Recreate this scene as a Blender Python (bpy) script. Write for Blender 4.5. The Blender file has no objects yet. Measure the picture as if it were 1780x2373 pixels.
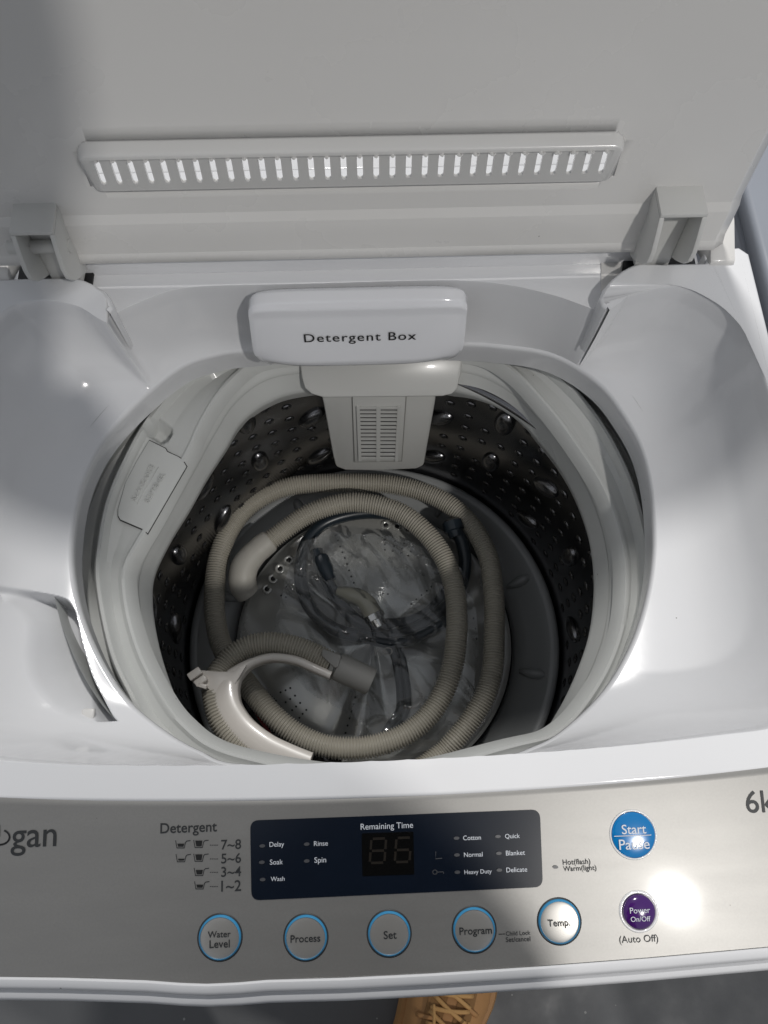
import bpy, bmesh, math, random
import numpy as np
from mathutils import Vector, Matrix
random.seed(7); rng = np.random.default_rng(5)
S = bpy.context.scene
C = S.collection
rad = math.radians

# ------------------------------------------------------------------ camera
CAM = np.array([.016, 0, 1.317])
F_, CX, CY = 1714., 890., 1186.5
def cam_axes(al, roll, yaw):
    f = np.array([0, math.sin(al), -math.cos(al)]); u = np.array([0, math.cos(al), math.sin(al)]); r = np.array([1., 0, 0])
    c, s = math.cos(yaw), math.sin(yaw); r, f = r*c - f*s, f*c + r*s
    c, s = math.cos(roll), math.sin(roll); r, u = r*c - u*s, u*c + r*s
    return r, u, f
CR, CU, CF = cam_axes(rad(20), rad(1.65), rad(1.1))
cd = bpy.data.cameras.new('camera'); cam = bpy.data.objects.new('camera', cd); C.objects.link(cam)
cam.matrix_world = Matrix(((CR[0], CU[0], -CF[0], CAM[0]), (CR[1], CU[1], -CF[1], CAM[1]), (CR[2], CU[2], -CF[2], CAM[2]), (0, 0, 0, 1)))
cd.sensor_fit = 'VERTICAL'; cd.sensor_height = 36; cd.lens = 36*F_/2373; cd.clip_start = .01; cd.clip_end = 100
cd.dof.use_dof = False
S.camera = cam
def ray(px, py): return CF + CR*((px-CX)/F_) - CU*((py-CY)/F_)
def P(px, py, z):                       # measure: photograph point on the level plane z
    d = ray(px, py); return CAM + d*((z-CAM[2])/d[2])
def PN(px, py, p0, n):                  # measure: photograph point on any plane
    d = ray(px, py); p0 = np.array(p0, float); n = np.array(n, float)
    return CAM + d*(np.dot(p0-CAM, n)/np.dot(d, n))

# ------------------------------------------------------------------ world, lamps, exposure
w = bpy.data.worlds.new('World'); S.world = w; w.use_nodes = True
bg = w.node_tree.nodes['Background']; bg.inputs[0].default_value = (.89, .93, 1, 1); bg.inputs[1].default_value = .33
S.view_settings.view_transform = 'Standard'; S.view_settings.look = 'None'; S.view_settings.exposure = 0; S.view_settings.gamma = 1
def lamp(name, loc, to, size, energy, col, shape='DISK', sy=None):
    l = bpy.data.lights.new(name, 'AREA'); l.shape = shape; l.size = size; l.energy = energy; l.color = col
    if sy: l.size_y = sy
    o = bpy.data.objects.new(name, l); C.objects.link(o); o.location = loc
    o.rotation_euler = (Vector(to)-Vector(loc)).to_track_quat('-Z', 'Y').to_euler()
    return o
lamp('front_ceiling_lamp', (1.05, -1.25, 3.1), (0, .1, .9), .10, 27, (1, .97, .93))
lamp('rear_ceiling_lamp', (.14, 1.12, 2.9), (0, .1, .9), .14, 29.5, (1, .98, .95))
S.render.film_transparent = False
S.cycles.max_bounces = 8; S.cycles.transparent_max_bounces = 12

# ------------------------------------------------------------------ materials
def mat(name, col, rough=.4, metal=0., coat=0., bump=0., bscale=200., noise=0., nscale=8., specks=0., trans=0., spec=.5, rvar=0.):
    m = bpy.data.materials.new(name); m.use_nodes = True; nt = m.node_tree; b = nt.nodes['Principled BSDF']
    b.inputs['Base Color'].default_value = (*col, 1); b.inputs['Roughness'].default_value = rough
    b.inputs['Metallic'].default_value = metal; b.inputs['Coat Weight'].default_value = coat; b.inputs['Coat Roughness'].default_value = .08
    b.inputs['Transmission Weight'].default_value = trans; b.inputs['Specular IOR Level'].default_value = spec
    tc = nt.nodes.new('ShaderNodeTexCoord'); src = tc.outputs['Object']
    if bump:
        n = nt.nodes.new('ShaderNodeTexNoise'); n.inputs['Scale'].default_value = bscale; nt.links.new(src, n.inputs['Vector'])
        n.inputs['Detail'].default_value = 6
        bp = nt.nodes.new('ShaderNodeBump'); bp.inputs['Strength'].default_value = bump; bp.inputs['Distance'].default_value = .001
        nt.links.new(n.outputs['Fac'], bp.inputs['Height']); nt.links.new(bp.outputs['Normal'], b.inputs['Normal'])
    colout = None
    if noise:
        n = nt.nodes.new('ShaderNodeTexNoise'); n.inputs['Scale'].default_value = nscale; n.inputs['Detail'].default_value = 8; nt.links.new(src, n.inputs['Vector'])
        mp = nt.nodes.new('ShaderNodeMapRange'); mp.inputs['From Min'].default_value = .15; mp.inputs['From Max'].default_value = .85
        mp.inputs['To Min'].default_value = 1-noise; mp.inputs['To Max'].default_value = 1+noise; nt.links.new(n.outputs['Fac'], mp.inputs['Value'])
        mx = nt.nodes.new('ShaderNodeMix'); mx.data_type = 'RGBA'; mx.blend_type = 'MULTIPLY'; mx.inputs['Factor'].default_value = 1
        mx.inputs['A'].default_value = (*col, 1); nt.links.new(mp.outputs['Result'], mx.inputs['B']); colout = mx.outputs['Result']
        nt.links.new(colout, b.inputs['Base Color'])
    if specks:                          # scattered dust and dirt specks
        v = nt.nodes.new('ShaderNodeTexVoronoi'); v.inputs['Scale'].default_value = 46; nt.links.new(src, v.inputs['Vector'])
        lt = nt.nodes.new('ShaderNodeMath'); lt.operation = 'LESS_THAN'; lt.inputs[1].default_value = .03; nt.links.new(v.outputs['Distance'], lt.inputs[0])
        sp = nt.nodes.new('ShaderNodeSeparateColor'); nt.links.new(v.outputs['Color'], sp.inputs[0])
        l2 = nt.nodes.new('ShaderNodeMath'); l2.operation = 'LESS_THAN'; l2.inputs[1].default_value = .30; nt.links.new(sp.outputs[0], l2.inputs[0])
        ml = nt.nodes.new('ShaderNodeMath'); ml.operation = 'MULTIPLY'; nt.links.new(lt.outputs[0], ml.inputs[0]); nt.links.new(l2.outputs[0], ml.inputs[1])
        m3 = nt.nodes.new('ShaderNodeMath'); m3.operation = 'MULTIPLY'; m3.inputs[1].default_value = specks; nt.links.new(ml.outputs[0], m3.inputs[0])
        mx = nt.nodes.new('ShaderNodeMix'); mx.data_type = 'RGBA'; mx.inputs['A'].default_value = (*col, 1); mx.inputs['B'].default_value = (.12, .10, .08, 1)
        if colout: nt.links.new(colout, mx.inputs['A'])
        nt.links.new(m3.outputs[0], mx.inputs['Factor']); nt.links.new(mx.outputs['Result'], b.inputs['Base Color'])
    if rvar:
        n = nt.nodes.new('ShaderNodeTexNoise'); n.inputs['Scale'].default_value = 14; n.inputs['Detail'].default_value = 9; nt.links.new(src, n.inputs['Vector'])
        mp = nt.nodes.new('ShaderNodeMapRange'); mp.inputs['From Min'].default_value = .2; mp.inputs['From Max'].default_value = .8
        mp.inputs['To Min'].default_value = rough*(1-rvar); mp.inputs['To Max'].default_value = rough*(1+rvar)
        nt.links.new(n.outputs['Fac'], mp.inputs['Value']); nt.links.new(mp.outputs['Result'], b.inputs['Roughness'])
    return m
M = {}
M['white'] = mat('white_gloss_plastic', (.745, .75, .765), .11, coat=.1, noise=.02, nscale=12, specks=.75, rvar=.35, bump=.35, bscale=9)
M['lid'] = mat('lid_plastic', (.71, .70, .68), .28, coat=.2, noise=.012, nscale=3, specks=.6, rvar=.2, bump=.2, bscale=10)
M['filter'] = mat('filter_grey_plastic', (.54, .54, .52), .34, coat=.1, noise=.03, specks=.5, rvar=.3)
M['bezel'] = mat('vent_bezel_plastic', (.66, .655, .64), .24, coat=.3, noise=.03, rvar=.3)
M['grey_plastic'] = mat('hinge_grey_plastic', (.60, .60, .58), .42, noise=.03)
M['ring'] = mat('tub_ring_plastic', (.56, .57, .555), .34, coat=.1, noise=.04, nscale=10, specks=.6, rvar=.3)
M['box'] = mat('dispenser_plastic', (.76, .765, .79), .14, coat=.6, noise=.02, specks=.4)
M['steel'] = mat('basket_steel', (.22, .22, .23), .2, metal=1, noise=.06, nscale=15, rvar=.4)
M['boss'] = mat('boss_steel', (.26, .26, .27), .26, metal=1, noise=.1)
M['pulsator'] = mat('pulsator_plastic', (.60, .60, .57), .24, metal=.45, coat=.4, noise=.08, nscale=18, rvar=.5)
M['base'] = mat('basket_base_plastic', (.30, .31, .31), .35, coat=.2, noise=.06, nscale=14, rvar=.3)
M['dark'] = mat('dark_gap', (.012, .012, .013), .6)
M['hose'] = mat('ribbed_hose_plastic', (.42, .395, .335), .36, noise=.08, nscale=30)
M['cuff'] = mat('grey_rubber_cuff', (.30, .295, .28), .5, noise=.06, nscale=40)
M['elbow'] = mat('grey_elbow_rubber', (.50, .48, .43), .5, noise=.08, nscale=40)
M['guide'] = mat('hose_guide_plastic', (.72, .68, .63), .3, coat=.2, noise=.04, nscale=30)
M['inlet'] = mat('black_rubber_hose', (.018, .026, .034), .32, noise=.1, nscale=40)
M['cream'] = mat('cream_connector_plastic', (.42, .41, .34), .25, coat=.3)
M['chrome'] = mat('chrome', (.6, .6, .58), .15, metal=1)
M['navy'] = mat('navy_film', (.0045, .008, .016), .22, noise=.1, nscale=60, specks=.2)
M['led'] = mat('led_window_black', (.004, .004, .004), .12)
M['ledseg'] = mat('unlit_led_segment', (.011, .008, .005), .4)
M['leddot'] = mat('unlit_led_lens', (.07, .072, .078), .35)
M['ink'] = mat('printed_dark_ink', (.022, .024, .026), .5)
M['whiteink'] = mat('printed_white_ink', (.62, .65, .70), .5)
M['blackink'] = mat('printed_black_ink', (.01, .01, .01), .4)
M['bluering'] = mat('blue_ring_print', (.05, .28, .52), .3)
M['bluebtn'] = mat('blue_button', (.004, .175, .46), .16, coat=.6)
M['purple'] = mat('purple_button', (.055, .010, .13), .16, coat=.7)
M['clear'] = mat('clear_button_film', (.42, .41, .39), .34, metal=.6, coat=.5)
M['bluegrey'] = mat('blue_grey_enamel', (.27, .29, .33), .35, noise=.06)
M['halo'] = mat('white_button_surround', (.75, .75, .75), .2, coat=.5)
M['shoe'] = mat('tan_leather', (.50, .26, .10), .6, bump=.5, bscale=600, noise=.12, nscale=60)
M['shoemesh'] = mat('tan_mesh_fabric', (.30, .16, .06), .85, bump=.8, bscale=500)
M['lace'] = mat('tan_lace', (.64, .37, .14), .75, bump=.6, bscale=1500)
M['sole'] = mat('tan_rubber_sole', (.42, .22, .08), .6)
M['trouser'] = mat('dark_navy_cloth', (.012, .016, .028), .9, bump=.4, bscale=300)
M['jacket'] = mat('dark_jacket_cloth', (.02, .022, .026), .9, bump=.4, bscale=200)
M['skin'] = mat('skin', (.45, .26, .18), .5)
M['hair'] = mat('dark_hair', (.02, .014, .01), .7)
M['phone'] = mat('phone_body', (.03, .03, .035), .25)
M['booklet'] = mat('dark_printed_packet', (.03, .03, .032), .25, coat=.6)
M['redink'] = mat('red_print', (.25, .02, .02), .4)

# brushed silver film of the control panel
def panel_mat():
    m = mat('silver_panel_film', (.40, .39, .375), .36, metal=.62, coat=.1)
    nt = m.node_tree; b = nt.nodes['Principled BSDF']; tc = [n for n in nt.nodes if n.bl_idname == 'ShaderNodeTexCoord'][0]
    n = nt.nodes.new('ShaderNodeTexNoise'); n.inputs['Scale'].default_value = 900; n.inputs['Detail'].default_value = 3
    nt.links.new(tc.outputs['Object'], n.inputs['Vector'])
    n2 = nt.nodes.new('ShaderNodeTexNoise'); n2.inputs['Scale'].default_value = 22; n2.inputs['Detail'].default_value = 9
    mp = nt.nodes.new('ShaderNodeMapping'); mp.inputs['Scale'].default_value = (1, 5, 5); nt.links.new(tc.outputs['Object'], mp.inputs['Vector']); nt.links.new(mp.outputs['Vector'], n2.inputs['Vector'])
    a = nt.nodes.new('ShaderNodeMath'); a.operation = 'MULTIPLY'; nt.links.new(n.outputs['Fac'], a.inputs[0]); nt.links.new(n2.outputs['Fac'], a.inputs[1])
    r = nt.nodes.new('ShaderNodeMapRange'); r.inputs['From Min'].default_value = .12; r.inputs['From Max'].default_value = .4; r.inputs['To Min'].default_value = .96; r.inputs['To Max'].default_value = 1.03
    nt.links.new(a.outputs[0], r.inputs['Value'])
    mx = nt.nodes.new('ShaderNodeMix'); mx.data_type = 'RGBA'; mx.blend_type = 'MULTIPLY'; mx.inputs['Factor'].default_value = 1; mx.inputs['A'].default_value = (.305, .299, .287, 1)
    nt.links.new(r.outputs['Result'], mx.inputs['B'])
    v = nt.nodes.new('ShaderNodeTexVoronoi'); v.inputs['Scale'].default_value = 75; nt.links.new(tc.outputs['Object'], v.inputs['Vector'])
    lt = nt.nodes.new('ShaderNodeMath'); lt.operation = 'LESS_THAN'; lt.inputs[1].default_value = .035; nt.links.new(v.outputs['Distance'], lt.inputs[0])
    m2 = nt.nodes.new('ShaderNodeMix'); m2.data_type = 'RGBA'; m2.inputs['B'].default_value = (.14, .13, .12, 1)
    l3 = nt.nodes.new('ShaderNodeMath'); l3.operation = 'MULTIPLY'; l3.inputs[1].default_value = .5; nt.links.new(lt.outputs[0], l3.inputs[0])
    nt.links.new(l3.outputs[0], m2.inputs['Factor']); nt.links.new(mx.outputs['Result'], m2.inputs['A']); nt.links.new(m2.outputs['Result'], b.inputs['Base Color'])
    r2 = nt.nodes.new('ShaderNodeMapRange'); r2.inputs['To Min'].default_value = .40; r2.inputs['To Max'].default_value = .46; nt.links.new(n2.outputs['Fac'], r2.inputs['Value']); nt.links.new(r2.outputs['Result'], b.inputs['Roughness'])
    return m
M['panel'] = panel_mat()
def bag_mat():
    m = bpy.data.materials.new('clear_plastic_film'); m.use_nodes = True; nt = m.node_tree; nt.nodes.clear()
    o = nt.nodes.new('ShaderNodeOutputMaterial'); t = nt.nodes.new('ShaderNodeBsdfTransparent'); g = nt.nodes.new('ShaderNodeBsdfGlossy')
    t.inputs[0].default_value = (.93, .94, .95, 1); g.inputs['Roughness'].default_value = .06; g.inputs[0].default_value = (1, 1, 1, 1)
    f = nt.nodes.new('ShaderNodeFresnel'); f.inputs[0].default_value = 1.62; mx = nt.nodes.new('ShaderNodeMixShader'); df = nt.nodes.new('ShaderNodeBsdfDiffuse'); df.inputs[0].default_value = (.6, .62, .62, 1); m0 = nt.nodes.new('ShaderNodeMixShader'); m0.inputs[0].default_value = .11; nt.links.new(t.outputs[0], m0.inputs[1]); nt.links.new(df.outputs[0], m0.inputs[2])
    nt.links.new(f.outputs[0], mx.inputs[0]); nt.links.new(m0.outputs[0], mx.inputs[1]); nt.links.new(g.outputs[0], mx.inputs[2]); nt.links.new(mx.outputs[0], o.inputs[0])
    return m
M['bag'] = bag_mat()
def floor_mat():
    m = mat('painted_concrete', (.115, .118, .122), .62, noise=.10, nscale=7, bump=.6, bscale=40, rvar=.4)
    nt = m.node_tree; b = nt.nodes['Principled BSDF']; src = b.inputs['Base Color'].links[0].from_socket
    tc = [n for n in nt.nodes if n.bl_idname == 'ShaderNodeTexCoord'][0]
    v = nt.nodes.new('ShaderNodeTexVoronoi'); v.inputs['Scale'].default_value = 38; nt.links.new(tc.outputs['Object'], v.inputs['Vector'])
    lt = nt.nodes.new('ShaderNodeMath'); lt.operation = 'LESS_THAN'; lt.inputs[1].default_value = .07; nt.links.new(v.outputs['Distance'], lt.inputs[0])
    sp = nt.nodes.new('ShaderNodeSeparateColor'); nt.links.new(v.outputs['Color'], sp.inputs[0])
    l2 = nt.nodes.new('ShaderNodeMath'); l2.operation = 'LESS_THAN'; l2.inputs[1].default_value = .3; nt.links.new(sp.outputs[0], l2.inputs[0])
    ml = nt.nodes.new('ShaderNodeMath'); ml.operation = 'MULTIPLY'; nt.links.new(lt.outputs[0], ml.inputs[0]); nt.links.new(l2.outputs[0], ml.inputs[1])
    mx = nt.nodes.new('ShaderNodeMix'); mx.data_type = 'RGBA'; mx.inputs['B'].default_value = (.3, .3, .29, 1); nt.links.new(src, mx.inputs['A']); nt.links.new(ml.outputs[0], mx.inputs['Factor'])
    nt.links.new(mx.outputs['Result'], b.inputs['Base Color'])
    return m
M['floor'] = floor_mat()

# ------------------------------------------------------------------ mesh helpers
def mk(name, V, Fc, m, parent=None, smooth=True, sharp=None):
    me = bpy.data.meshes.new(name); me.from_pydata([tuple(map(float, v)) for v in V], [], [tuple(f) for f in Fc]); me.update()
    if smooth: me.polygons.foreach_set('use_smooth', [True]*len(me.polygons))
    if sharp: me.set_sharp_from_angle(angle=rad(sharp))
    me.materials.append(M[m] if isinstance(m, str) else m)
    o = bpy.data.objects.new(name, me); C.objects.link(o)
    if parent: o.parent = parent
    return o
def link_copy(src, name, parent, mw):
    o = bpy.data.objects.new(name, src.data); C.objects.link(o); o.parent = parent; o.matrix_world = mw; return o
def thing(name, label, cat, loc=(0, 0, 0), group=None):
    o = bpy.data.objects.new(name, None); C.objects.link(o); o.location = loc; o['label'] = label; o['category'] = cat
    if group: o['group'] = group
    o.empty_display_size = .05
    return o
def cr(pts, n=12, closed=False):        # Catmull-Rom through points
    p = np.array(pts, float); N = len(p); out = []
    rngi = range(N) if closed else range(N-1)
    for i in rngi:
        if closed: a, b, c, d = p[(i-1) % N], p[i], p[(i+1) % N], p[(i+2) % N]
        else: a, b, c, d = p[max(i-1, 0)], p[i], p[i+1], p[min(i+2, N-1)]
        for k in range(n):
            t = k/n; out.append(.5*((2*b)+(-a+c)*t+(2*a-5*b+4*c-d)*t*t+(-a+3*b-3*c+d)*t**3))
    if not closed: out.append(p[-1])
    return np.array(out)
def resample(p, n, closed=False):
    p = np.array(p, float)
    if closed: p = np.vstack([p, p[:1]])
    s = np.r_[0, np.cumsum(np.linalg.norm(np.diff(p, axis=0), axis=1))]
    t = np.linspace(0, s[-1], n+1)[:-1] if closed else np.linspace(0, s[-1], n)
    return np.stack([np.interp(t, s, p[:, k]) for k in range(p.shape[1])], 1)
def grid_faces(nr, nc, closed=False, flip=False, base=0, skip=None):
    f = []
    for i in range(nr-1):
        for j in range(nc if closed else nc-1):
            if skip and skip(i, j): continue
            k = (j+1) % nc
            q = (base+i*nc+j, base+i*nc+k, base+(i+1)*nc+k, base+(i+1)*nc+j)
            f.append(q[::-1] if flip else q)
    return f
def frames(p):
    p = np.array(p, float); t = np.gradient(p, axis=0); t /= np.linalg.norm(t, axis=1)[:, None]
    n = np.cross(t[0], [0, 0, 1.]); 
    if np.linalg.norm(n) < 1e-3: n = np.array([1., 0, 0])
    n /= np.linalg.norm(n); Ns = []
    for i in range(len(p)):
        n = n - t[i]*np.dot(n, t[i]); n /= np.linalg.norm(n); Ns.append(n.copy())
    Ns = np.array(Ns); return t, Ns, np.cross(t, Ns)
def tube_data(p, r, seg=12, ry=None, caps=True):
    p = np.array(p, float); r = np.broadcast_to(r, (len(p),)); ry = r if ry is None else np.broadcast_to(ry, (len(p),))
    t, a, b = frames(p); V = []
    for i in range(len(p)):
        for k in range(seg):
            th = 2*math.pi*k/seg; V.append(p[i]+a[i]*math.cos(th)*r[i]+b[i]*math.sin(th)*ry[i])
    Fc = grid_faces(len(p), seg, True)
    if caps: Fc += [tuple(range(seg))[::-1], tuple(range((len(p)-1)*seg, len(p)*seg))]
    return V, Fc
def tube(name, p, r, m, parent=None, seg=12, ry=None, sharp=None): return mk(name, *tube_data(p, r, seg, ry), m, parent, sharp=sharp)
def lathe_data(prof, c=(0, 0, 0), seg=48, M4=None):
    V = []
    for (r, z) in prof:
        for k in range(seg):
            th = 2*math.pi*k/seg; v = Vector((r*math.cos(th), r*math.sin(th), z)); 
            if M4 is not None: v = M4 @ v
            V.append((v[0]+c[0], v[1]+c[1], v[2]+c[2]))
    Fc = grid_faces(len(prof), seg, True)
    if prof[-1][0] < 1e-6 or True: Fc.append(tuple(range((len(prof)-1)*seg, len(prof)*seg)))
    return V, Fc
def bx(name, cx, cy, cz, sx, sy, sz, m, parent=None, bev=.002, M4=None):
    bm = bmesh.new(); bmesh.ops.create_cube(bm, size=1)
    for v in bm.verts: v.co = Vector((v.co.x*sx, v.co.y*sy, v.co.z*sz))
    if bev: bmesh.ops.bevel(bm, geom=bm.edges[:], offset=bev, segments=3, profile=.5, affect='EDGES')
    for v in bm.verts:
        if M4 is not None: v.co = M4 @ (v.co+Vector((cx, cy, cz)))
        else: v.co += Vector((cx, cy, cz))
    me = bpy.data.meshes.new(name); bm.to_mesh(me); bm.free(); me.polygons.foreach_set('use_smooth', [True]*len(me.polygons)); me.set_sharp_from_angle(angle=rad(40))
    me.materials.append(M[m]); o = bpy.data.objects.new(name, me); C.objects.link(o)
    if parent: o.parent = parent
    return o
def prism(name, poly, up, m, parent=None, bev=0.):   # polygon (3-D points) pushed along vector up
    bm = bmesh.new(); up = Vector(up); vs = [bm.verts.new(Vector(p)) for p in poly]; f = bm.faces.new(vs)
    r = bmesh.ops.extrude_face_region(bm, geom=[f]); nv = [g for g in r['geom'] if isinstance(g, bmesh.types.BMVert)]
    for v in nv: v.co += up
    bmesh.ops.recalc_face_normals(bm, faces=bm.faces[:])
    if bev:
        es = [e for e in bm.edges if e.calc_face_angle(0) > .6]
        bmesh.ops.bevel(bm, geom=es, offset=bev, segments=2, profile=.5, affect='EDGES', clamp_overlap=True)
    me = bpy.data.meshes.new(name); bm.to_mesh(me); bm.free(); me.polygons.foreach_set('use_smooth', [True]*len(me.polygons)); me.set_sharp_from_angle(angle=rad(35))
    me.materials.append(M[m]); o = bpy.data.objects.new(name, me); C.objects.link(o)
    if parent: o.parent = parent
    return o
def sst(x): x = np.clip(x, 0, 1); return x*x*(3-2*x)
def text(s, o, ex, ey, w, m, parent, h=None, align='L', extrude=.0, off=.0003, font_bold=0., space=1.):
    """lettering: mesh of the string, left-centre at o, w metres wide, along ex with up ey"""
    cu = bpy.data.curves.new('lettering', 'FONT'); cu.body = s; cu.size = 1; cu.offset = font_bold; cu.extrude = 0; cu.space_character = space; cu.resolution_u = 4
    ob = bpy.data.objects.new('lettering', cu); C.objects.link(ob)
    dg = bpy.context.evaluated_depsgraph_get(); me = bpy.data.meshes.new_from_object(ob.evaluated_get(dg)); bpy.data.objects.remove(ob)
    me.name = 'lettering'
    co = np.array([v.co[:] for v in me.vertices]); x0, x1 = co[:, 0].min(), co[:, 0].max()
    k = w/(x1-x0); ky = k if h is None else h/.70
    ex = np.array(ex)/np.linalg.norm(ex); ey = np.array(ey); ey = ey-ex*np.dot(ex, ey); ey /= np.linalg.norm(ey); n = np.cross(ex, ey); o = np.array(o)
    for v, c in zip(me.vertices, co):
        v.co = Vector(o+ex*(c[0]-x0)*k+ey*(c[1]-.35)*ky+n*off)
    me.materials.clear(); me.materials.append(M[m]); q = bpy.data.objects.new('lettering', me); C.objects.link(q); q.parent = parent
    return q

# ------------------------------------------------------------------ the setting
fl = mk('floor', [(-6, -6, 0), (6, -6, 0), (6, 6, 0), (-6, 6, 0)], [(0, 1, 2, 3)], 'floor', smooth=False); fl['kind'] = 'structure'

# ================================================================== WASHING MACHINE
X0 = .0135
W = thing('washing_machine', 'white top-loading washing machine with its lid open and silver control panel', 'washing machine', (X0, .15, 0))
bpy.context.view_layer.update()
class _p:  # parts keep world coordinates
    pass
def fixparent(o, par):
    o.parent = par; o.matrix_parent_inverse = par.matrix_world.inverted()
_mk_parent = fixparent
# (root empties stay at their base; children get the inverse so that mesh coordinates are world coordinates)

ctr = np.array([.0125, .145])
NA = 1500
ang = np.linspace(0, 2*math.pi, NA, endpoint=False)
def polar(pts, n=16):                   # closed curve (x, y) -> radius at each of the NA angles
    c = cr(pts, n, True) - ctr; a = np.arctan2(c[:, 1], c[:, 0]) % (2*math.pi); r = np.hypot(c[:, 0], c[:, 1]); i = np.argsort(a)
    a = a[i]; r = r[i]; a = np.r_[a[-3:]-2*math.pi, a, a[:3]+2*math.pi]; r = np.r_[r[-3:], r, r[:3]]
    return np.interp(ang, a, r)
def pix(lst, z): return [tuple(P(x, y, z)[:2]) for x, y in lst]
ZO, ZR, ZL = .822, .900, .888
open_px = [(575, 812), (500, 822), (420, 850), (330, 922), (262, 992), (215, 1062), (182, 1150), (167, 1260), (172, 1350), (195, 1440), (240, 1540), (300, 1625), (380, 1692), (460, 1738)]
open_r = [(1240, 1728), (1310, 1688), (1400, 1600), (1460, 1500), (1495, 1400), (1512, 1310), (1515, 1230), (1506, 1120), (1482, 1030), (1440, 955), (1390, 892), (1320, 842), (1250, 815), (1150, 802), (1080, 798), (830, 796)]
RO = polar(pix(open_px, ZO)+[(-.07, .0135), (.0125, .0115), (.09, .0125)]+pix(open_r, ZO))
lob_l = [(231, 728), (163, 694), (54, 699), (0, 724)]
lob_r = [(1448, 668), (1487, 659), (1578, 660), (1650, 688), (1722, 744), (1759, 808), (1773, 868)]
back = [(1405, 714), (1300, 680), (1200, 655), (1100, 643), (1000, 641), (700, 649), (500, 653), (400, 662), (320, 690), (253, 722)]
rim = pix(lob_r[::-1], ZR)+pix(back, ZL+.004)+pix(lob_l, ZR)+[(-.243, .27), (-.249, .22), (-.250, .15), (-.246, .08), (-.235, .040), (-.212, .022), (-.185, .017), (-.12, .0125), (.0125, .0105), (.12, .0125), (.20, .017), (.240, .022), (.262, .040), (.273, .08), (.277, .15), (.2765, .2)]
# straight interpolation at the two cusps: use a dense but light smoothing
RR = polar(rim, 6)
tipL = np.arctan2(*(P(253, 722, ZL)[:2]-ctr)[::-1]) % (2*math.pi); tipR = np.arctan2(*(P(1405, 714, ZL)[:2]-ctr)[::-1]) % (2*math.pi)
isback = (ang > tipR) & (ang < tipL)
dtip = np.minimum(np.abs(ang-tipL), np.abs(ang-tipR))
ZRIM = np.where(isback, ZL, ZL+(ZR-ZL)*sst(dtip/.10))
# bowl
NR = 150
tt = np.linspace(0, 1, NR)
pocket_hi = [(-60, 1338), (0, 1336), (50, 1339), (90, 1349), (108, 1375), (116, 1405), (128, 1460), (152, 1540), (182, 1600), (207, 1642), (224, 1658)]
pocket_lo = [(200, 1673), (130, 1662), (70, 1630), (20, 1570), (4, 1500), (4, 1420), (-30, 1380)]
ph = cr(pix(pocket_hi, .868), 6); pl = cr(pix(pocket_lo, .868), 6); poly = np.vstack([ph, pl])
groove_l = cr(pix([(60, 1349), (92, 1368), (98, 1410), (106, 1470), (126, 1545), (152, 1612), (178, 1662)], .860), 6); groove = np.vstack([ph[24:], groove_l[::-1]])
def inside(x, y, poly):
    n = len(poly); c = np.zeros(x.shape, bool); j = n-1
    for i in range(n):
        xi, yi, xj, yj = *poly[i], *poly[j]
        with np.errstate(divide='ignore', invalid='ignore'):
            c ^= ((yi > y) != (yj > y)) & (x < (xj-xi)*(y-yi)/(yj-yi+1e-12)+xi)
        j = i
    return c
def dist(x, y, pl_):
    d = np.full(x.shape, 9.)
    for i in range(len(pl_)-1):
        a, b = pl_[i], pl_[i+1]; ab = b-a; t = np.clip(((x-a[0])*ab[0]+(y-a[1])*ab[1])/(ab@ab+1e-12), 0, 1)
        d = np.minimum(d, np.hypot(x-a[0]-t*ab[0], y-a[1]-t*ab[1]))
    return d
V = []; rows = []
def addring(r, z): rows.append(np.stack([ctr[0]+np.cos(ang)*r, ctr[1]+np.sin(ang)*r, np.broadcast_to(z, r.shape)], 1))
addring(RO+.004, ZO-.030); addring(RO+.0015, ZO-.012); addring(RO, ZO-.004); addring(RO+.0006, ZO-.0012)
frontness = sst((-np.sin(ang)-.55)/.3)
for t in tt:
    r = RO+.002+(RR-RO-.002)*t
    s = .30*t+.22*t**2+.48*t**5
    lobe = sst(dtip/.25)*(1-isback); s = s*(1-lobe)+lobe*(.25*t+.27*t**2+.48*t**4)
    s = s*(1-frontness)+frontness*(.28*t+.72*t**3)
    z = ZO+(ZRIM-ZO)*s
    # round the very rim into the level deck top
    rr = sst((t-.93)/.07)
    z = z*(1-rr)+rr*(ZRIM-(ZRIM-ZO)*.0*t)
    x = ctr[0]+np.cos(ang)*r; y = ctr[1]+np.sin(ang)*r
    ins = inside(x, y, poly); dh = dist(x, y, ph); dl = dist(x, y, pl)
    dep = .026*sst(dh/.006)*sst(dl/.026)*ins
    # extra groove along the pocket wall, shaped to gather a dark band of shade
    dep = dep+.020*sst(dist(x, y, groove_l)/.004)*sst(dh/.006)*inside(x, y, groove)
    z = z-dep
    # scooped corner lobes get a faint inner fold running from each cusp down to the opening
    for tip, sg in ((tipL, 1), (tipR, -1)):
        da = (ang-tip)*sg
        z = z+.0045*np.exp(-(da/.045)**2)*np.sin(math.pi*t)**1.2 - .006*np.exp(-((da-.22)/.13)**2)*np.sin(math.pi*t)**1.3
    rows.append(np.stack([x, y, z], 1))
V = np.vstack(rows); Fc = grid_faces(len(rows), NA, True, flip=True)
rimring = rows[-1]
deckV = list(V); deckF = list(Fc)
def strip(a, b, flip=False, z2=None):   # join two polylines of equal length
    global deckV, deckF
    base = len(deckV); n = len(a); deckV += list(a)+list(b); deckF += grid_faces(2, n, False, flip=flip, base=base)
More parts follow.
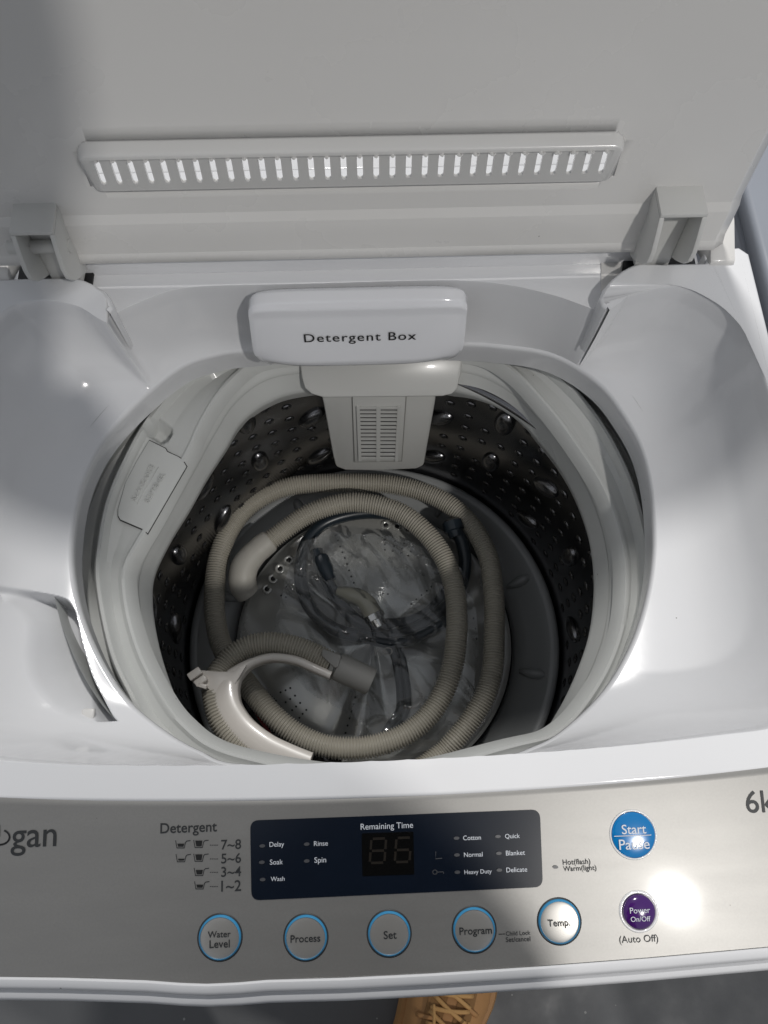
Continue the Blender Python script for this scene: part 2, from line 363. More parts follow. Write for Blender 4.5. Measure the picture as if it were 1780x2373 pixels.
def ringslice(a0, a1):                  # rim points from angle a0 to a1 (counter-clockwise)
    k0 = int(round(a0/(2*math.pi)*NA)); k1 = int(round(a1/(2*math.pi)*NA))
    return rimring[[k % NA for k in range(k0, k1+1)]]
def z3(l, z): return [(x, y, z) for x, y in l]
XL, XR = X0-.270, X0+.270
# front edge of the deck against the panel
def yT(x): return -.0085+.0068*((x-X0)/.2)**2*.9
fr = [(x, yT(x)-.000) for x in np.linspace(XL+.012, XR-.012, 60)]
backl = pix([(262, 712), (256, 690), (243, 672), (213, 655), (190, 645), (172, 641)], ZR)
backr = pix([(1394, 706), (1389, 690), (1398, 668), (1418, 645), (1442, 625), (1465, 613), (1484, 609)], ZR)
aBL = tipL; aBR = tipR
# ears + sides + front as one strip: outer polyline from left cusp counter-clockwise round the front to the right cusp
outer = [tuple(P(253, 722, ZR)[:2])]+backl+[(-.20, .3275), (-.232, .3275), (XL+.02, .338), (XL+.006, .340), (XL, .334)]+[(XL, y) for y in (.25, .15, .08, .02)]+[(XL+.004, yT(XL)+.004)]+fr+[(XR-.004, yT(XR)+.004)]+[(XR, y) for y in (.02, .08, .15, .25)]+[(XR, .334), (XR-.006, .340), (XR-.03, .338), (.252, .3275), (.225, .3275)]+backr[::-1]+[tuple(P(1405, 714, ZR)[:2])]
ia = int(round(tipL/(2*math.pi)*NA)); ib = int(round(tipR/(2*math.pi)*NA))+NA
innr = rimring[[k % NA for k in range(ia, ib+1)]]
# pair by stages so quads stay regular
def stage(inner, outer_pts, z):
    o = resample(np.array(outer_pts), len(inner)); o3 = np.c_[o, np.full(len(o), z)]
    return o3
def near_idx(pt): return int(np.argmin(np.hypot(innr[:, 0]-pt[0], innr[:, 1]-pt[1])))
cuts_in = [0, near_idx((-.243, .27)), near_idx((-.225, .03)), near_idx((.252, .03)), near_idx((.2765, .2)), len(innr)-1]
oa = np.array(outer)
def oi(pt): return int(np.argmin(np.hypot(oa[:, 0]-pt[0], oa[:, 1]-pt[1])))
cuts_out = [0, oi((XL, .334)), oi((XL+.004, yT(XL)+.004)), oi((XR-.004, yT(XR)+.004)), oi((XR, .334)), len(oa)-1]
O3 = []; I3 = []
for k in range(5):
    a = innr[cuts_in[k]:cuts_in[k+1]+1]; o = resample(oa[cuts_out[k]:cuts_out[k+1]+1], len(a))
    zz = np.full(len(a), ZR)
    # the top dips to the ledge at the cusps
    I3 += list(a[:-1]) if k < 4 else list(a); O3 += list(np.c_[o, zz][:-1]) if k < 4 else list(np.c_[o, zz])
I3 = np.array(I3); O3 = np.array(O3)
O3[:, 2] = ZR
n_ = np.gradient(O3[:, :2], axis=0); n_ = np.c_[n_[:, 1], -n_[:, 0]]; n_ /= np.linalg.norm(n_, axis=1)[:, None]+1e-9
n_ *= -1
if np.dot(n_[len(n_)//2], [0, -1]) < 0: n_ *= -1
def outw(d, z): q = O3.copy(); q[:, :2] += n_*d; q[:, 2] = z; return q
seq = [I3, outw(-.0025, ZR+0.0002), outw(-.0008, ZR-.0006), outw(0, ZR-.0025), outw(0, ZR-.014), outw(-.0005, .872), outw(-.0005, .845)]
base = len(deckV); n = len(I3)
for q in seq: deckV += list(q)
deckF += grid_faces(len(seq), n, False, flip=False, base=base)
# sunken ledge at the back, under the lid
bk = ringslice(tipR, tipL); xs = np.linspace(.226, -.199, len(bk)); lt_ = np.stack([xs, np.full(len(bk), .3375), np.full(len(bk), ZL)], 1)
mid = bk*.35+lt_*.65; mid[:, 2] = ZL+.0003
far = lt_.copy(); up_ = lt_.copy(); up_[:, 1] = .338; up_[:, 2] = .916; up2 = lt_.copy(); up2[:, 1] = .360; up2[:, 2] = .916; far[:, 1] = .416; far[:, 2] = .900  # raised back wall added to stop rear lamp light leaking under the lid
base = len(deckV); n = len(bk); deckV += list(bk)+list(mid)+list(lt_)+list(up_)+list(up2)+list(far); deckF += grid_faces(6, n, False, base=base, flip=False)
deck = mk('top_deck', deckV, deckF, 'white'); deck.data.set_sharp_from_angle(angle=rad(50)); fixparent(deck, W)
wn = deck.modifiers.new('wn', 'WEIGHTED_NORMAL'); wn.keep_sharp = True; wn.weight = 60
bm = bmesh.new(); bm.from_mesh(deck.data); bmesh.ops.recalc_face_normals(bm, faces=bm.faces[:]); bm.to_mesh(deck.data); bm.free()
# small clip at the end of the pocket
from mathutils.bvhtree import BVHTree
bvh = BVHTree.FromPolygons([tuple(map(float, v)) for v in deckV], deckF)
q = bvh.ray_cast(Vector(CAM), Vector(ray(206, 1655)).normalized())[0]; o = bx('pocket_clip', q[0], q[1], q[2]+.0005, .008, .007, .004, 'lid', bev=.0012); fixparent(o, W)
# moulded recess patch beside the right ear
q = pix([(1392, 700), (1392, 605), (1405, 594), (1448, 592), (1448, 640), (1420, 668)], ZL); 
o = prism('ledge_recess', z3(q, ZL+.0012), (0, 0, -.0012), 'lid', bev=.0004); fixparent(o, W)
# dark wells where the hinges drop through
for l in ([(150, 700), (150, 600), (222, 600), (214, 660)], [(1440, 640), (1448, 572), (1500, 572), (1500, 640)]):
    o = prism('hinge_well', z3(pix(l, ZL+.002), ZL+.0028), (0, 0, -.002), 'dark'); fixparent(o, W)
# cabinet body
cb = bmesh.new()
o = bx('cabinet', X0, .160, .43, .536, .490, .83, 'white', bev=.012); fixparent(o, W)
# open the cabinet top so that the tub hangs inside
me = o.data; bm = bmesh.new(); bm.from_mesh(me)
bmesh.ops.delete(bm, geom=[f for f in bm.faces if f.normal.z > .9], context='FACES'); bm.to_mesh(me); bm.free()

# ---- front trim and control panel
TP = rad(10.); pn = np.array([0, -math.sin(TP), math.cos(TP)]); p0 = np.array([0, -.012, .8985])
pex = np.array([1., 0, 0]); pey = np.array([0, math.cos(TP), math.sin(TP)])
def PP(px, py, off=0.): return PN(px, py, p0+pn*off, pn)
def pz(y): return p0[2]+(y-p0[1])*math.tan(TP)
bot = np.array([PP(x, y) for x, y in [(0, 2262), (150, 2264), (250, 2267), (340, 2270), (420, 2276), (480, 2278), (550, 2275), (620, 2269), (800, 2264), (1000, 2254), (1250, 2238), (1500, 2219), (1780, 2194)]])
def yB(x): return np.interp(x, bot[:, 0], bot[:, 1], left=None, right=None) if bot[0, 0] <= x <= bot[-1, 0] else (bot[0, 1]+.9*((x-bot[0, 0])**2)*1.6 if x < bot[0, 0] else bot[-1, 1]+.9*((x-bot[-1, 0])**2)*1.6+.04*(x-bot[-1, 0]))
xs = np.linspace(XL+.003, XR-.003, 240)
def loftx(name, fn, m, sharp=40):
    V = []; 
    prof = [fn(x) for x in xs]; k = len(prof[0])
    for j in range(k):
        for i, x in enumerate(xs): V.append((x, prof[i][j][0], prof[i][j][1]))
    o = mk(name, V, grid_faces(k, len(xs), flip=True), m, sharp=sharp); fixparent(o, W)
    bm = bmesh.new(); bm.from_mesh(o.data); bmesh.ops.recalc_face_normals(bm, faces=bm.faces[:]); bm.to_mesh(o.data); bm.free(); return o
panel = loftx('control_panel', lambda x: [(yT(x)+.002, pz(yT(x))-.0005), (yT(x)-.0004, pz(yT(x)-.0004))]+[(yT(x)-.0004+(yB(x)-yT(x)+.0004)*t, pz(yT(x)-.0004+(yB(x)-yT(x)+.0004)*t)) for t in np.linspace(.02, 1, 14)]+[(yB(x)-.0002, pz(yB(x))-.002)], 'panel', sharp=30)
trim = loftx('front_trim', lambda x: [(yB(x)-.0001, pz(yB(x))-.002), (yB(x)-.0003, pz(yB(x))+.0006), (yB(x)-.0012, pz(yB(x))+.0012), (yB(x)-.004, pz(yB(x))+.0004), (yB(x)-.0065, pz(yB(x))-.0026), (yB(x)-.0068, pz(yB(x))-.0046), (yB(x)-.0063, pz(yB(x))-.0052), (yB(x)-.0072, pz(yB(x))-.0056), (yB(x)-.0105, pz(yB(x))-.0064), (yB(x)-.0125, pz(yB(x))-.0090), (yB(x)-.0130, pz(yB(x))-.013), (yB(x)-.010, .86), (yB(x)-.0, .83), (yB(x)+.015, .82)], 'white')

def ptext(s, x0, x1, y, m='ink', h=None, bold=.008, off=.0003, par=None, dy=0., space=1.):
    a = PP(x0, y); b = PP(x1, y-(x1-x0)*.036); ex = b-a
    o = text(s, a, (1, 0, 0), pey, np.linalg.norm(ex), m, None, h=h, off=off, font_bold=bold, space=space); fixparent(o, par or panel); return o
MPX = .000206
# display window
def rrect(c4, r, n=6):                  # rounded quadrilateral of 3-D points
    out = []
    for i in range(4):
        p, a, b = c4[i], c4[i-1], c4[(i+1) % 4]; u = (a-p)/np.linalg.norm(a-p)*r; v = (b-p)/np.linalg.norm(b-p)*r
        for k in range(n+1):
            t = k/n; out.append((1-t)**2*(p+u)+2*t*(1-t)*p+t*t*(p+v))
    return out
disp = prism('display_window', rrect([PP(580, 1901), PP(583, 2086), PP(1258, 2055), PP(1251, 1876)], .0045), pn*.0004, 'navy'); fixparent(disp, W)
ledw = prism('digit_window', rrect([PP(838, 1931, .0004), PP(840, 2030, .0004), PP(960, 2026, .0004), PP(958, 1927, .0004)], .0006), pn*.0003, 'led'); fixparent(ledw, disp)
o = text('86', PP(858, 1980, .0007), (1, 0, 0), pey, .0, 'ledseg', None) if False else None
def seg7(px, py, on, wd=34, ht=56):     # seven-segment digit
    V = []; Fs = []
    segs = {'a': (0, 0, 1, 0), 'b': (1, 0, 1, .5), 'c': (1, .5, 1, 1), 'd': (0, 1, 1, 1), 'e': (0, .5, 0, 1), 'f': (0, 0, 0, .5), 'g': (0, .5, 1, .5)}
    for s in on:
        x0, y0, x1, y1 = segs[s]; A = PP(px+x0*wd+(1-y0)*4, py+y0*ht-x0*1.2, .00075); B = PP(px+x1*wd+(1-y1)*4, py+y1*ht-x1*1.2, .00075)
        d = B-A; L = np.linalg.norm(d); d /= L; nn = np.cross(pn, d)*.0006; A = A+d*.0007; B = B-d*.0007; b = len(V)
        V += [A-nn, B-nn, B+nn, A+nn]; Fs.append((b, b+1, b+2, b+3))
    o = mk('digit', V, Fs, 'ledseg', smooth=False); fixparent(o, disp)
seg7(857, 1944, 'abcdefg'); seg7(915, 1942, 'acdefg')
T = lambda s, a, b, y, **k: ptext(s, a, b, y, 'whiteink', off=.0007, par=disp, bold=.0, **k)
T('Delay', 625, 659, 1956); T('Soak', 626, 656, 1997); T('Wash', 628, 660, 2036); T('Rinse', 728, 760, 1954); T('Spin', 729, 756, 1992)
T('Remaining Time', 836, 957, 1915); T('Cotton', 1073, 1114, 1941); T('Normal', 1075, 1118, 1980); T('Heavy Duty', 1076, 1139, 2020)
T('Quick', 1170, 1204, 1937); T('Blanket', 1172, 1216, 1976); T('Delicate', 1173, 1221, 2015)
def oval(name, px, py, m, par, w=7.2, h=3.8, off=.0004, th=.0004):
    c = PP(px, py, off); pts = [c+pex*math.cos(a)*w*MPX+pey*math.sin(a)*h*MPX for a in np.linspace(0, 2*math.pi, 16, endpoint=False)]
    o = prism(name, pts, pn*th, m); fixparent(o, par); return o
for q in [(608, 1960), (607, 1998), (609, 2038), (711, 1956), (711, 1995), (1058, 1942), (1059, 1981), (1060, 2021), (1154, 1938), (1156, 1977), (1157, 2016)]: oval('indicator_light', *q, 'leddot', disp)
oval('indicator_light', 1287, 2009, 'leddot', W, off=0)
def pline(pts, wd, m, par, off=.0005, name='symbol'):
    V = []; Fs = []
    for (a, b) in zip(pts[:-1], pts[1:]):
        A = PP(*a, off); B = PP(*b, off); d = (B-A)/np.linalg.norm(B-A); nn = np.cross(pn, d)*wd*MPX/2; k = len(V); A = A-d*wd*MPX*.3; B = B+d*wd*MPX*.3
        V += [A-nn, B-nn, B+nn, A+nn]; Fs.append((k, k+1, k+2, k+3))
    o = mk(name, V, Fs, m, smooth=False); bm = bmesh.new(); bm.from_mesh(o.data); bmesh.ops.remove_doubles(bm, verts=bm.verts[:], dist=wd*MPX*.8); bm.to_mesh(o.data); bm.free(); fixparent(o, par); return o
pline([(1010, 1974), (1010, 1990), (1024, 1989)], 2, 'leddot', disp, .0006)
pline([(1008+5*math.cos(a), 2021+5*math.sin(a)) for a in np.linspace(0, 2*math.pi, 13)], 2, 'leddot', disp, .0006)
pline([(1014, 2021), (1028, 2020), (1028, 2024)], 2, 'leddot', disp, .0006)
# printed panel lettering
ptext('Detergent', 372, 503, 1919, bold=.012)
for s, y in (('7~8', 1957), ('5~6', 1989), ('3~4', 2020), ('1~2', 2053)):
    ptext(s, 513, 559, y, bold=.008); [pline([(487+5*k, y+1.5), (489.5+5*k, y+1.4)], 1.6, 'ink', panel, .0003) for k in range(4)]
def cup(px, py, fill):                  # little measuring-scoop symbol
    pline([(px-12, py-9), (px-9, py+8), (px+8, py+8), (px+11, py-5), (px+14, py-8), (px+22, py-9)], 1.8, 'ink', panel, .0003)
    t = py+5-fill; A = [PP(px-7.5+fill*-.08, t, .00035), PP(px-6, py+5, .00035), PP(px+6, py+5, .00035), PP(px+8, t, .00035)]
    o = mk('symbol', A, [(0, 1, 2, 3)], 'blackink', smooth=False); fixparent(o, panel)
cup(419, 1957, 7); cup(461, 1956, 13); cup(420, 1989, 4); cup(461, 1988, 13); cup(462, 2021, 10); cup(463, 2052, 7)
ptext('gan', 27, 132, 1934, bold=.004)
arc = [(-2+24*math.cos(a)*1.0, 1940+17*math.sin(a)*1.05) for a in np.linspace(rad(-58), rad(238), 30)]
pline(arc, 4.4, 'ink', panel, .0003); pline([(-2, 1913), (-2, 1938)], 4.4, 'ink', panel, .0003)
ptext('k', -62, -36, 1934, bold=.002)
ptext('6kg', 1728, 1822, 1858, bold=.004)
ptext('Hot(flash)', 1304, 1368, 1998); ptext('Warm(light)', 1305, 1382, 2013); ptext('(Auto Off)', 1435, 1525, 2177, bold=.0)
ptext('Child Lock', 1172, 1229, 2163); ptext('Set/cancel', 1172, 1229, 2177); pline([(1156, 2165), (1163, 2164.7)], 1.8, 'ink', panel, .0003); pline([(1165, 2164.5), (1170, 2164.3)], 1.8, 'ink', panel, .0003)
# buttons
def button(px, py, r, dome, m, ring=None, halo=None):
    c = PP(px, py); M4 = Matrix(((1, 0, 0, 0), (0, pey[1], pn[1], 0), (0, pey[2], pn[2], 0), (0, 0, 0, 1)))
    prof = [(r, -.001), (r, .0003), (r*.985, .0007)]+[(r*math.cos(a), .0007+dome*math.sin(a)) for a in np.linspace(.12, 1.5, 9)]
    o = mk('button', *lathe_data(prof, c, 56, M4), m, sharp=50); fixparent(o, W)
    if ring:
        pr = [(r*1.00, .0002), (r*1.0, .0010), (r*.94, .00135), (r*.925, .0012)]
        pr = [(r+.0006, -.0002), (r+.0004, .0006), (r*.985, .0012+dome*.1), (r*.965, .0014+dome*.2), (r*.96, .0006)]
        V, Fs = lathe_data(pr, c, 56, M4); Fs = Fs[:-1]; q = mk('ring', V, Fs, ring, sharp=50); fixparent(q, o)
        V, Fs = lathe_data([(r+.0013, .00005), (r+.0010, .00035), (r+.0006, .0004)], c, 56, M4); q = mk('ring_shadow_gap', V, Fs[:-1], 'ink'); fixparent(q, o)
    if halo:
        V, Fs = lathe_data([(r+halo, .0001), (r+halo*.7, .0008), (r+halo*.3, .0008), (r+.0001, -.0002)], c, 56, M4); q = mk('button_surround', V, Fs[:-1], 'halo'); fixparent(q, o)
    return o
R_ = 50*MPX
for px, py, lines in ((510, 2172, [('Water', 483, 536, 2163), ('Level', 487, 534, 2185)]), (709, 2172, [('Process', 674, 743, 2173)]), (902, 2163, [('Set', 889, 919, 2164)]), (1099, 2154, [('Program', 1064, 1139, 2155)]), (1296, 2135, [('Temp.', 1268, 1320, 2137)])):
    b = button(px, py, R_, .0006, 'clear', ring='bluering')
    for s, a, c, y in lines: ptext(s, a, c, y, off=.0016, par=b, bold=.012)
b = button(1467, 1934, 55*MPX, .0011, 'bluebtn', halo=.0012)
ptext('Start', 1438, 1494, 1920, 'whiteink', off=.0020, par=b, bold=.006); ptext('Pause', 1432, 1502, 1955, 'whiteink', off=.0020, par=b, bold=.006); pline([(1424, 1938), (1509, 1935)], 1.8, 'whiteink', b, .0021)
b = button(1480, 2112, 41*MPX, .0030, 'purple', halo=.0018)
ptext('Power', 1454, 1500, 2104, 'whiteink', off=.0039, par=b, bold=.0); ptext('On/Off', 1456, 1501, 2124, 'whiteink', off=.0039, par=b, bold=.0)

# ---- lid, leaning back on its hinges
LT = rad(8); Lo = np.array([0, .336, .908]); Lu = np.array([0, math.sin(LT), math.cos(LT)]); Ln = np.array([0, -math.cos(LT), math.sin(LT)])
def LP(px, py, off=0.): q = PN(px, py, Lo+Ln*off, Ln); d = q-Lo; return np.array([d[0], d@Lu])
def LW(u, v, d): return Lo+np.array([u, 0, 0])+Lu*v+Ln*d
re = LP(1704, 492); re2 = LP(1751, 380)
TL, TR, BR, BL = LP(172, 327), LP(1452, 303), LP(1424, 420), LP(210, 443)
uL, uR, vT, vB = (TL[0]+BL[0])/2, (TR[0]+BR[0])/2, (TL[1]+TR[1])/2, (BL[1]+BR[1])/2
dC = .013
cL, cR = LP(230, 368, .007), LP(1410, 340, .007); vC = (cL[1]+cR[1])/2
vend = [LP(245, 431, .003)[1], LP(1392, 404, .003)[1]]; vSb = sum(vend)/2
print('lid', re, re2, uL, uR, vT, vB, vC, vSb)
def lsd(u, v):
    r0 = .009; qx = abs(u-(uL+uR)/2)-(uR-uL)/2+r0; qy = abs(v-(vT+vB)/2)-(vT-vB)/2+r0
    return math.hypot(max(qx, 0), max(qy, 0))+min(max(qx, qy), 0)-r0
def ldepth(u, v):
    r0 = .009; qx = abs(u-(uL+uR)/2)-(uR-uL)/2+r0; qy = abs(v-(vT+vB)/2)-(vT-vB)/2+r0
    sd = math.hypot(max(qx, 0), max(qy, 0))+min(max(qx, qy), 0)-r0
    a = math.sqrt(float(sst(-sd/.0035)))
    h = np.interp(v, [vB, vC-.001, vC+.0014, vT], [.0032, .0088, .0088, .0062])
    return h*a
uLid1 = float(LP(1742, 436)[0]); uLid0, vLid1 = 2*X0-uLid1, .425
gu = np.unique(np.r_[np.linspace(uLid0, uLid1, 60), np.linspace(uL, uL+.0085, 16), np.linspace(uR-.0085, uR, 16), np.linspace(uL+.0085, uR-.0085, 60)])
gv = np.unique(np.r_[np.linspace(0, vB, 10), vB, np.linspace(vB, vSb-.003, 10), vSb-.003, vC-.001, vC+.0012, np.linspace(vC, vT, 16), np.linspace(vT, vLid1, 40)])
g0, g1 = uL+.0085, uR-.0085
V = [];
for v in gv:
    for u in gu:
        d = float(ldepth(u, v))
        d += .004*(1-sst((v-.034)/.003))*0
        # lower flange steps forward a little and rolls to a lip
        d += .0030*sst((.031-v)/.003)+.0025*sst((.005-v)/.003)
        e = min(u-uLid0, uLid1-u, vLid1-v); d -= .006*(1-min(e/.006, 1))**2
        V.append(LW(u, v, d))
nc = len(gu)
Fc = []; Fb = []; V_lid = V
for i in range(len(gv)-1):
    for j in range(nc-1):
        uc, vc = (gu[j]+gu[j+1])/2, (gv[i]+gv[i+1])/2
        if g0 < uc < g1 and vSb-.003 < vc < vC-.001: continue
        # notch the bottom corners for the hinges
        (Fb if lsd(uc, vc) < 0 else Fc).append((i*nc+j, i*nc+j+1, (i+1)*nc+j+1, (i+1)*nc+j))
lid = mk('lid', V, Fc, 'lid', sharp=16)
md = lid.modifiers.new('thickness', 'SOLIDIFY'); md.thickness = .0028; md.offset = -1
fixparent(lid, W)
bez = mk('vent_bezel', V_lid, Fb, 'bezel', sharp=28); md = bez.modifiers.new('thickness', 'SOLIDIFY'); md.thickness = .0024; md.offset = -1
bm = bmesh.new(); bm.from_mesh(bez.data); bmesh.ops.delete(bm, geom=[v for v in bm.verts if not v.link_faces], context='VERTS'); bm.to_mesh(bez.data); bm.free(); fixparent(bez, lid)
bm = bmesh.new(); bm.from_mesh(lid.data); bmesh.ops.delete(bm, geom=[v for v in bm.verts if not v.link_faces], context='VERTS'); bm.to_mesh(lid.data); bm.free()
# slotted strip of the vent
NS = 32; xa, xb = 216/.932, 1304/.932
sl = []
for k in range(NS):
    t = k/(NS-1); x = xa+(xb-xa)*t; yt = 370+(344-370)*t; yb = 428+(401-428)*t
    tilt = (26+(-20-26)*t)
    sl.append(((x-tilt*.35, yt+3), (x+tilt*.42, yb)))
va, vb = vC-.001, vSb-.003
def gd(v): return float(ldepth((uL+uR)/2, v))
strip_n = 0; V = []; Fc = []
# build cell by cell: each cell is a quad with a rounded slot hole
cells = []
for k, (a, b) in enumerate(sl):
    A = LP(*a, gd(vC)); B = LP(*b, gd(vSb)); cells.append((A, B))
def bound(k, v):
    if k == 0: return g0
    if k == NS: return g1
    (A0, B0), (A1, B1) = cells[k-1], cells[k]
    f = lambda A, B: B[0]+(A[0]-B[0])*(v-B[1])/(A[1]-B[1])
    return (f(A0, B0)+f(A1, B1))/2
hw = .0017
for k, (A, B) in enumerate(cells):
    d = (B-A); L = np.linalg.norm(d); d /= L; n2 = np.array([-d[1], d[0]])
    A2, B2 = A+d*hw, B-d*hw
    inner = []
    for a in np.linspace(0, math.pi, 7): inner.append(A2+n2*hw*math.cos(a)-d*hw*math.sin(a))   # top cap
    for a in np.linspace(0, math.pi, 7): inner.append(B2-n2*hw*math.cos(a)+d*hw*math.sin(a))
    inner = np.array(inner)
    # outer points by projecting to cell boundary
    outerp = []
    tl, tr, bl, br = bound(k, va), bound(k+1, va), bound(k, vb), bound(k+1, vb)
    for j, p in enumerate(inner[:7]): s = j/6 if inner[6, 0] > inner[0, 0] else 1-j/6; outerp.append((tl+(tr-tl)*s, va))
    for j, p in enumerate(inner[7:]): s = j/6 if inner[13, 0] > inner[7, 0] else 1-j/6; outerp.append((bl+(br-bl)*s, vb))
    base = len(V)
    for p in inner: V.append(LW(p[0], p[1], gd(p[1])))
    for p in outerp: V.append(LW(p[0], p[1], gd(p[1])))
    for j in range(14): j2 = (j+1) % 14; Fc.append((base+j, base+j2, base+14+j2, base+14+j))
vent = mk('vent_grille', V, Fc, 'bezel', smooth=False)
bm = bmesh.new(); bm.from_mesh(vent.data); bmesh.ops.remove_doubles(bm, verts=bm.verts[:], dist=.00002); bmesh.ops.recalc_face_normals(bm, faces=bm.faces[:])
if sum((f.normal.dot(Vector(Ln))*f.calc_area() for f in bm.faces)) < 0: bmesh.ops.reverse_faces(bm, faces=bm.faces[:])
bm.to_mesh(vent.data); bm.free()
md = vent.modifiers.new('thickness', 'SOLIDIFY'); md.thickness = .0022; md.offset = -1
fixparent(vent, lid)

# ---- hinges
def hinge(pxl, pxr, pyt, side):
    u0, u1 = LP(pxl, pyt+80, .02)[0], LP(pxr, pyt+80, .02)[0]; vt = LP((pxl+pxr)/2, pyt)[1]
    root = None
    # top plate
    def LWp(u, v, d): return LW(u, v, d)
    dpt = .021
    def plate(ul, uh, prof, name, par=None, m='grey_plastic'):
        o = prism(name, [LW(ul, v, d) for v, d in prof], (uh-ul, 0, 0), m, bev=.0006); fixparent(o, par or W); return o
    top = plate(u0, u1, [(vt, -.002), (vt-.004, dpt), (vt-.0068, dpt), (vt-.003, -.002)], 'hinge')
    fp = [(vt-.003, -.002), (vt-.0068, dpt), (vt-.018, dpt+.004), (vt-.028, dpt+.007), (vt-.036, dpt+.0065), (vt-.043, dpt+.001), (vt-.049, dpt-.008), (vt-.055, .002), (vt-.056, -.002)]
    plate(u0-.0002, u0+.0030, fp, 'hinge_cheek', top); plate(u1-.0030, u1+.0002, fp, 'hinge_cheek', top)
    plate(u0+.003, u1-.003, [(vt-.004, -.004), (vt-.004, .006), (vt-.060, .006), (vt-.060, -.004)], 'hinge_web', top)
    # pin across the cheeks
    c0 = LW(u0-.001, vt-.026, .009); c1 = LW(u1+.012*(1 if side > 0 else 0)+.001, vt-.026, .009)
    if side < 0: c0 = LW(u0-.012, vt-.026, .009)
    if side > 0: return top
    o = tube('hinge_pin', [c0, c0*.5+c1*.5, c1], .0042, 'grey_plastic', seg=20, sharp=40); fixparent(o, top)
    return top
hinge(1526, 1634, 430, 1); hinge(28, 130, 470, -1)
# hinge post covers on the deck corners
def post(px0, px1, pyt, pyb, name='hinge_post_cover'):
    a = P(px0, pyb, ZR+.001); b = P(px1, pyb, ZR+.001); yb = (a[1]+b[1])/2
    d = ray(px1 if px1 > CX else px0, pyt); xr = b[0] if px1 > CX else a[0]; tq = CAM+d*((xr-CAM[0])/d[0]); y1, z1 = tq[1], tq[2]
    d2 = ray(px1 if px1 > CX else px0, pyt+28); tm = CAM+d2*((xr-CAM[0])/d2[0]); zm = tm[2]; ym = tm[1]
    poly_ = [(a[0], yb-.001, ZR-.004), (a[0], yb, ZR+.003), (a[0], ym, zm+.001), (a[0], y1, z1), (a[0], y1+.006, z1-.004), (a[0], y1+.006, ZR-.02)]
    print('post', yb, y1, z1)
    o = prism(name, poly_, (b[0]-a[0], 0, 0), 'lid', bev=.0018); fixparent(o, W)
post(1644, 1703, 487, 612); post(-60, 22, 530, 645)

# ---- detergent box lid: a curved drawer front with lettering
bk0, bk1 = P(574, 672, .894), P(1084, 662, .894)
ft0, ft1 = P(588, 846, .838), P(1074, 834, .838)
DZ = [.890, .8950, .8935, .8900, .883, .844, .838]; DY = [P(830, y, z)[1] for y, z in zip((663, 670, 698, 715, 733, 838, 847), DZ)]
def detpt(u, v):                        # u 0..1 across, v 0..1 back to front
    xc = (bk0[0]+bk1[0])/2*(1-v)+(ft0[0]+ft1[0])/2*v; hwid = (bk1[0]-bk0[0])/2*(1-v)+(ft1[0]-ft0[0])/2*v
    yb = (bk0[1]+bk1[1])/2; yf = (ft0[1]+ft1[1])/2
    # profile
    py_ = np.interp(v, [0, .04, .22, .32, .42, .94, 1], DY)
    pz_ = np.interp(v, [0, .04, .22, .32, .42, .94, 1], DZ)
    return xc, hwid, py_, pz_
NU, NV = 60, 50; V = []
for j in range(NV):
    v = j/(NV-1); xc, hwid, y, z = detpt(0, v)
    for i in range(NU):
        u = -1+2*i/(NU-1); e = 1-abs(u)
        # superellipse corners
        cornerf = (1-max(0, (.06-v)/.06)**2.5*.03)-(max(0, (v-.76)/.24)**2.6*.15)
        x = xc+hwid*u*cornerf
        side = sst(e/.05)
        fl_ = .0030*(1-side)+.005*(abs(u)**8)*(1-sst((v-.2)/.6)*.4)
        # front droops at its outer corners
        V.append((x, y+.006*(abs(u)**5)*v, z-fl_))
det = mk('detergent_box', V, grid_faces(NV, NU), 'box'); bm = bmesh.new(); bm.from_mesh(det.data)
# close underneath with a skirt
be = [e for e in bm.edges if e.is_boundary]; r = bmesh.ops.extrude_edge_only(bm, edges=be)
for v in [g for g in r['geom'] if isinstance(g, bmesh.types.BMVert)]: v.co.z -= .006; v.co.y += .006*(v.co.y < .3); v.co.x = (v.co.x-X0)*.985+X0
bmesh.ops.recalc_face_normals(bm, faces=bm.faces[:]); bm.to_mesh(det.data); bm.free(); det.data.set_sharp_from_angle(angle=rad(60)); det.data.polygons.foreach_set('use_smooth', [True]*len(det.data.polygons))
ms = det.modifiers.new('smooth', 'SMOOTH'); ms.iterations = 1; ms.factor = .5
fixparent(det, W)
xc, hwid, ya, za = detpt(0, .58); _, _, yb_, zb_ = detpt(0, .93); dn = np.array([0, yb_-ya, zb_-za]); dn /= np.linalg.norm(dn)
fn = np.cross(dn, [-1, 0, 0]); fn = fn if fn[2] > 0 else -fn
tp = PN(705, 782, (0, ya, za), fn); tq = PN(965, 772, (0, ya, za), fn); span = tq-tp
# letter by letter on an even pitch, like a typewriter face
st = 'Detergent Box'
ph_ = np.linalg.norm(PN(830, 767, (0, ya, za), fn)-PN(830, 786, (0, ya, za), fn))
text(st, tp, (1, 0, 0), -dn, np.linalg.norm(span), 'blackink', None, h=ph_, off=.0009, font_bold=.004, space=1.14)
lt = bpy.context.scene.collection.objects[-1]; fixparent([o for o in C.objects if o.name.startswith('lettering')][-1], det)

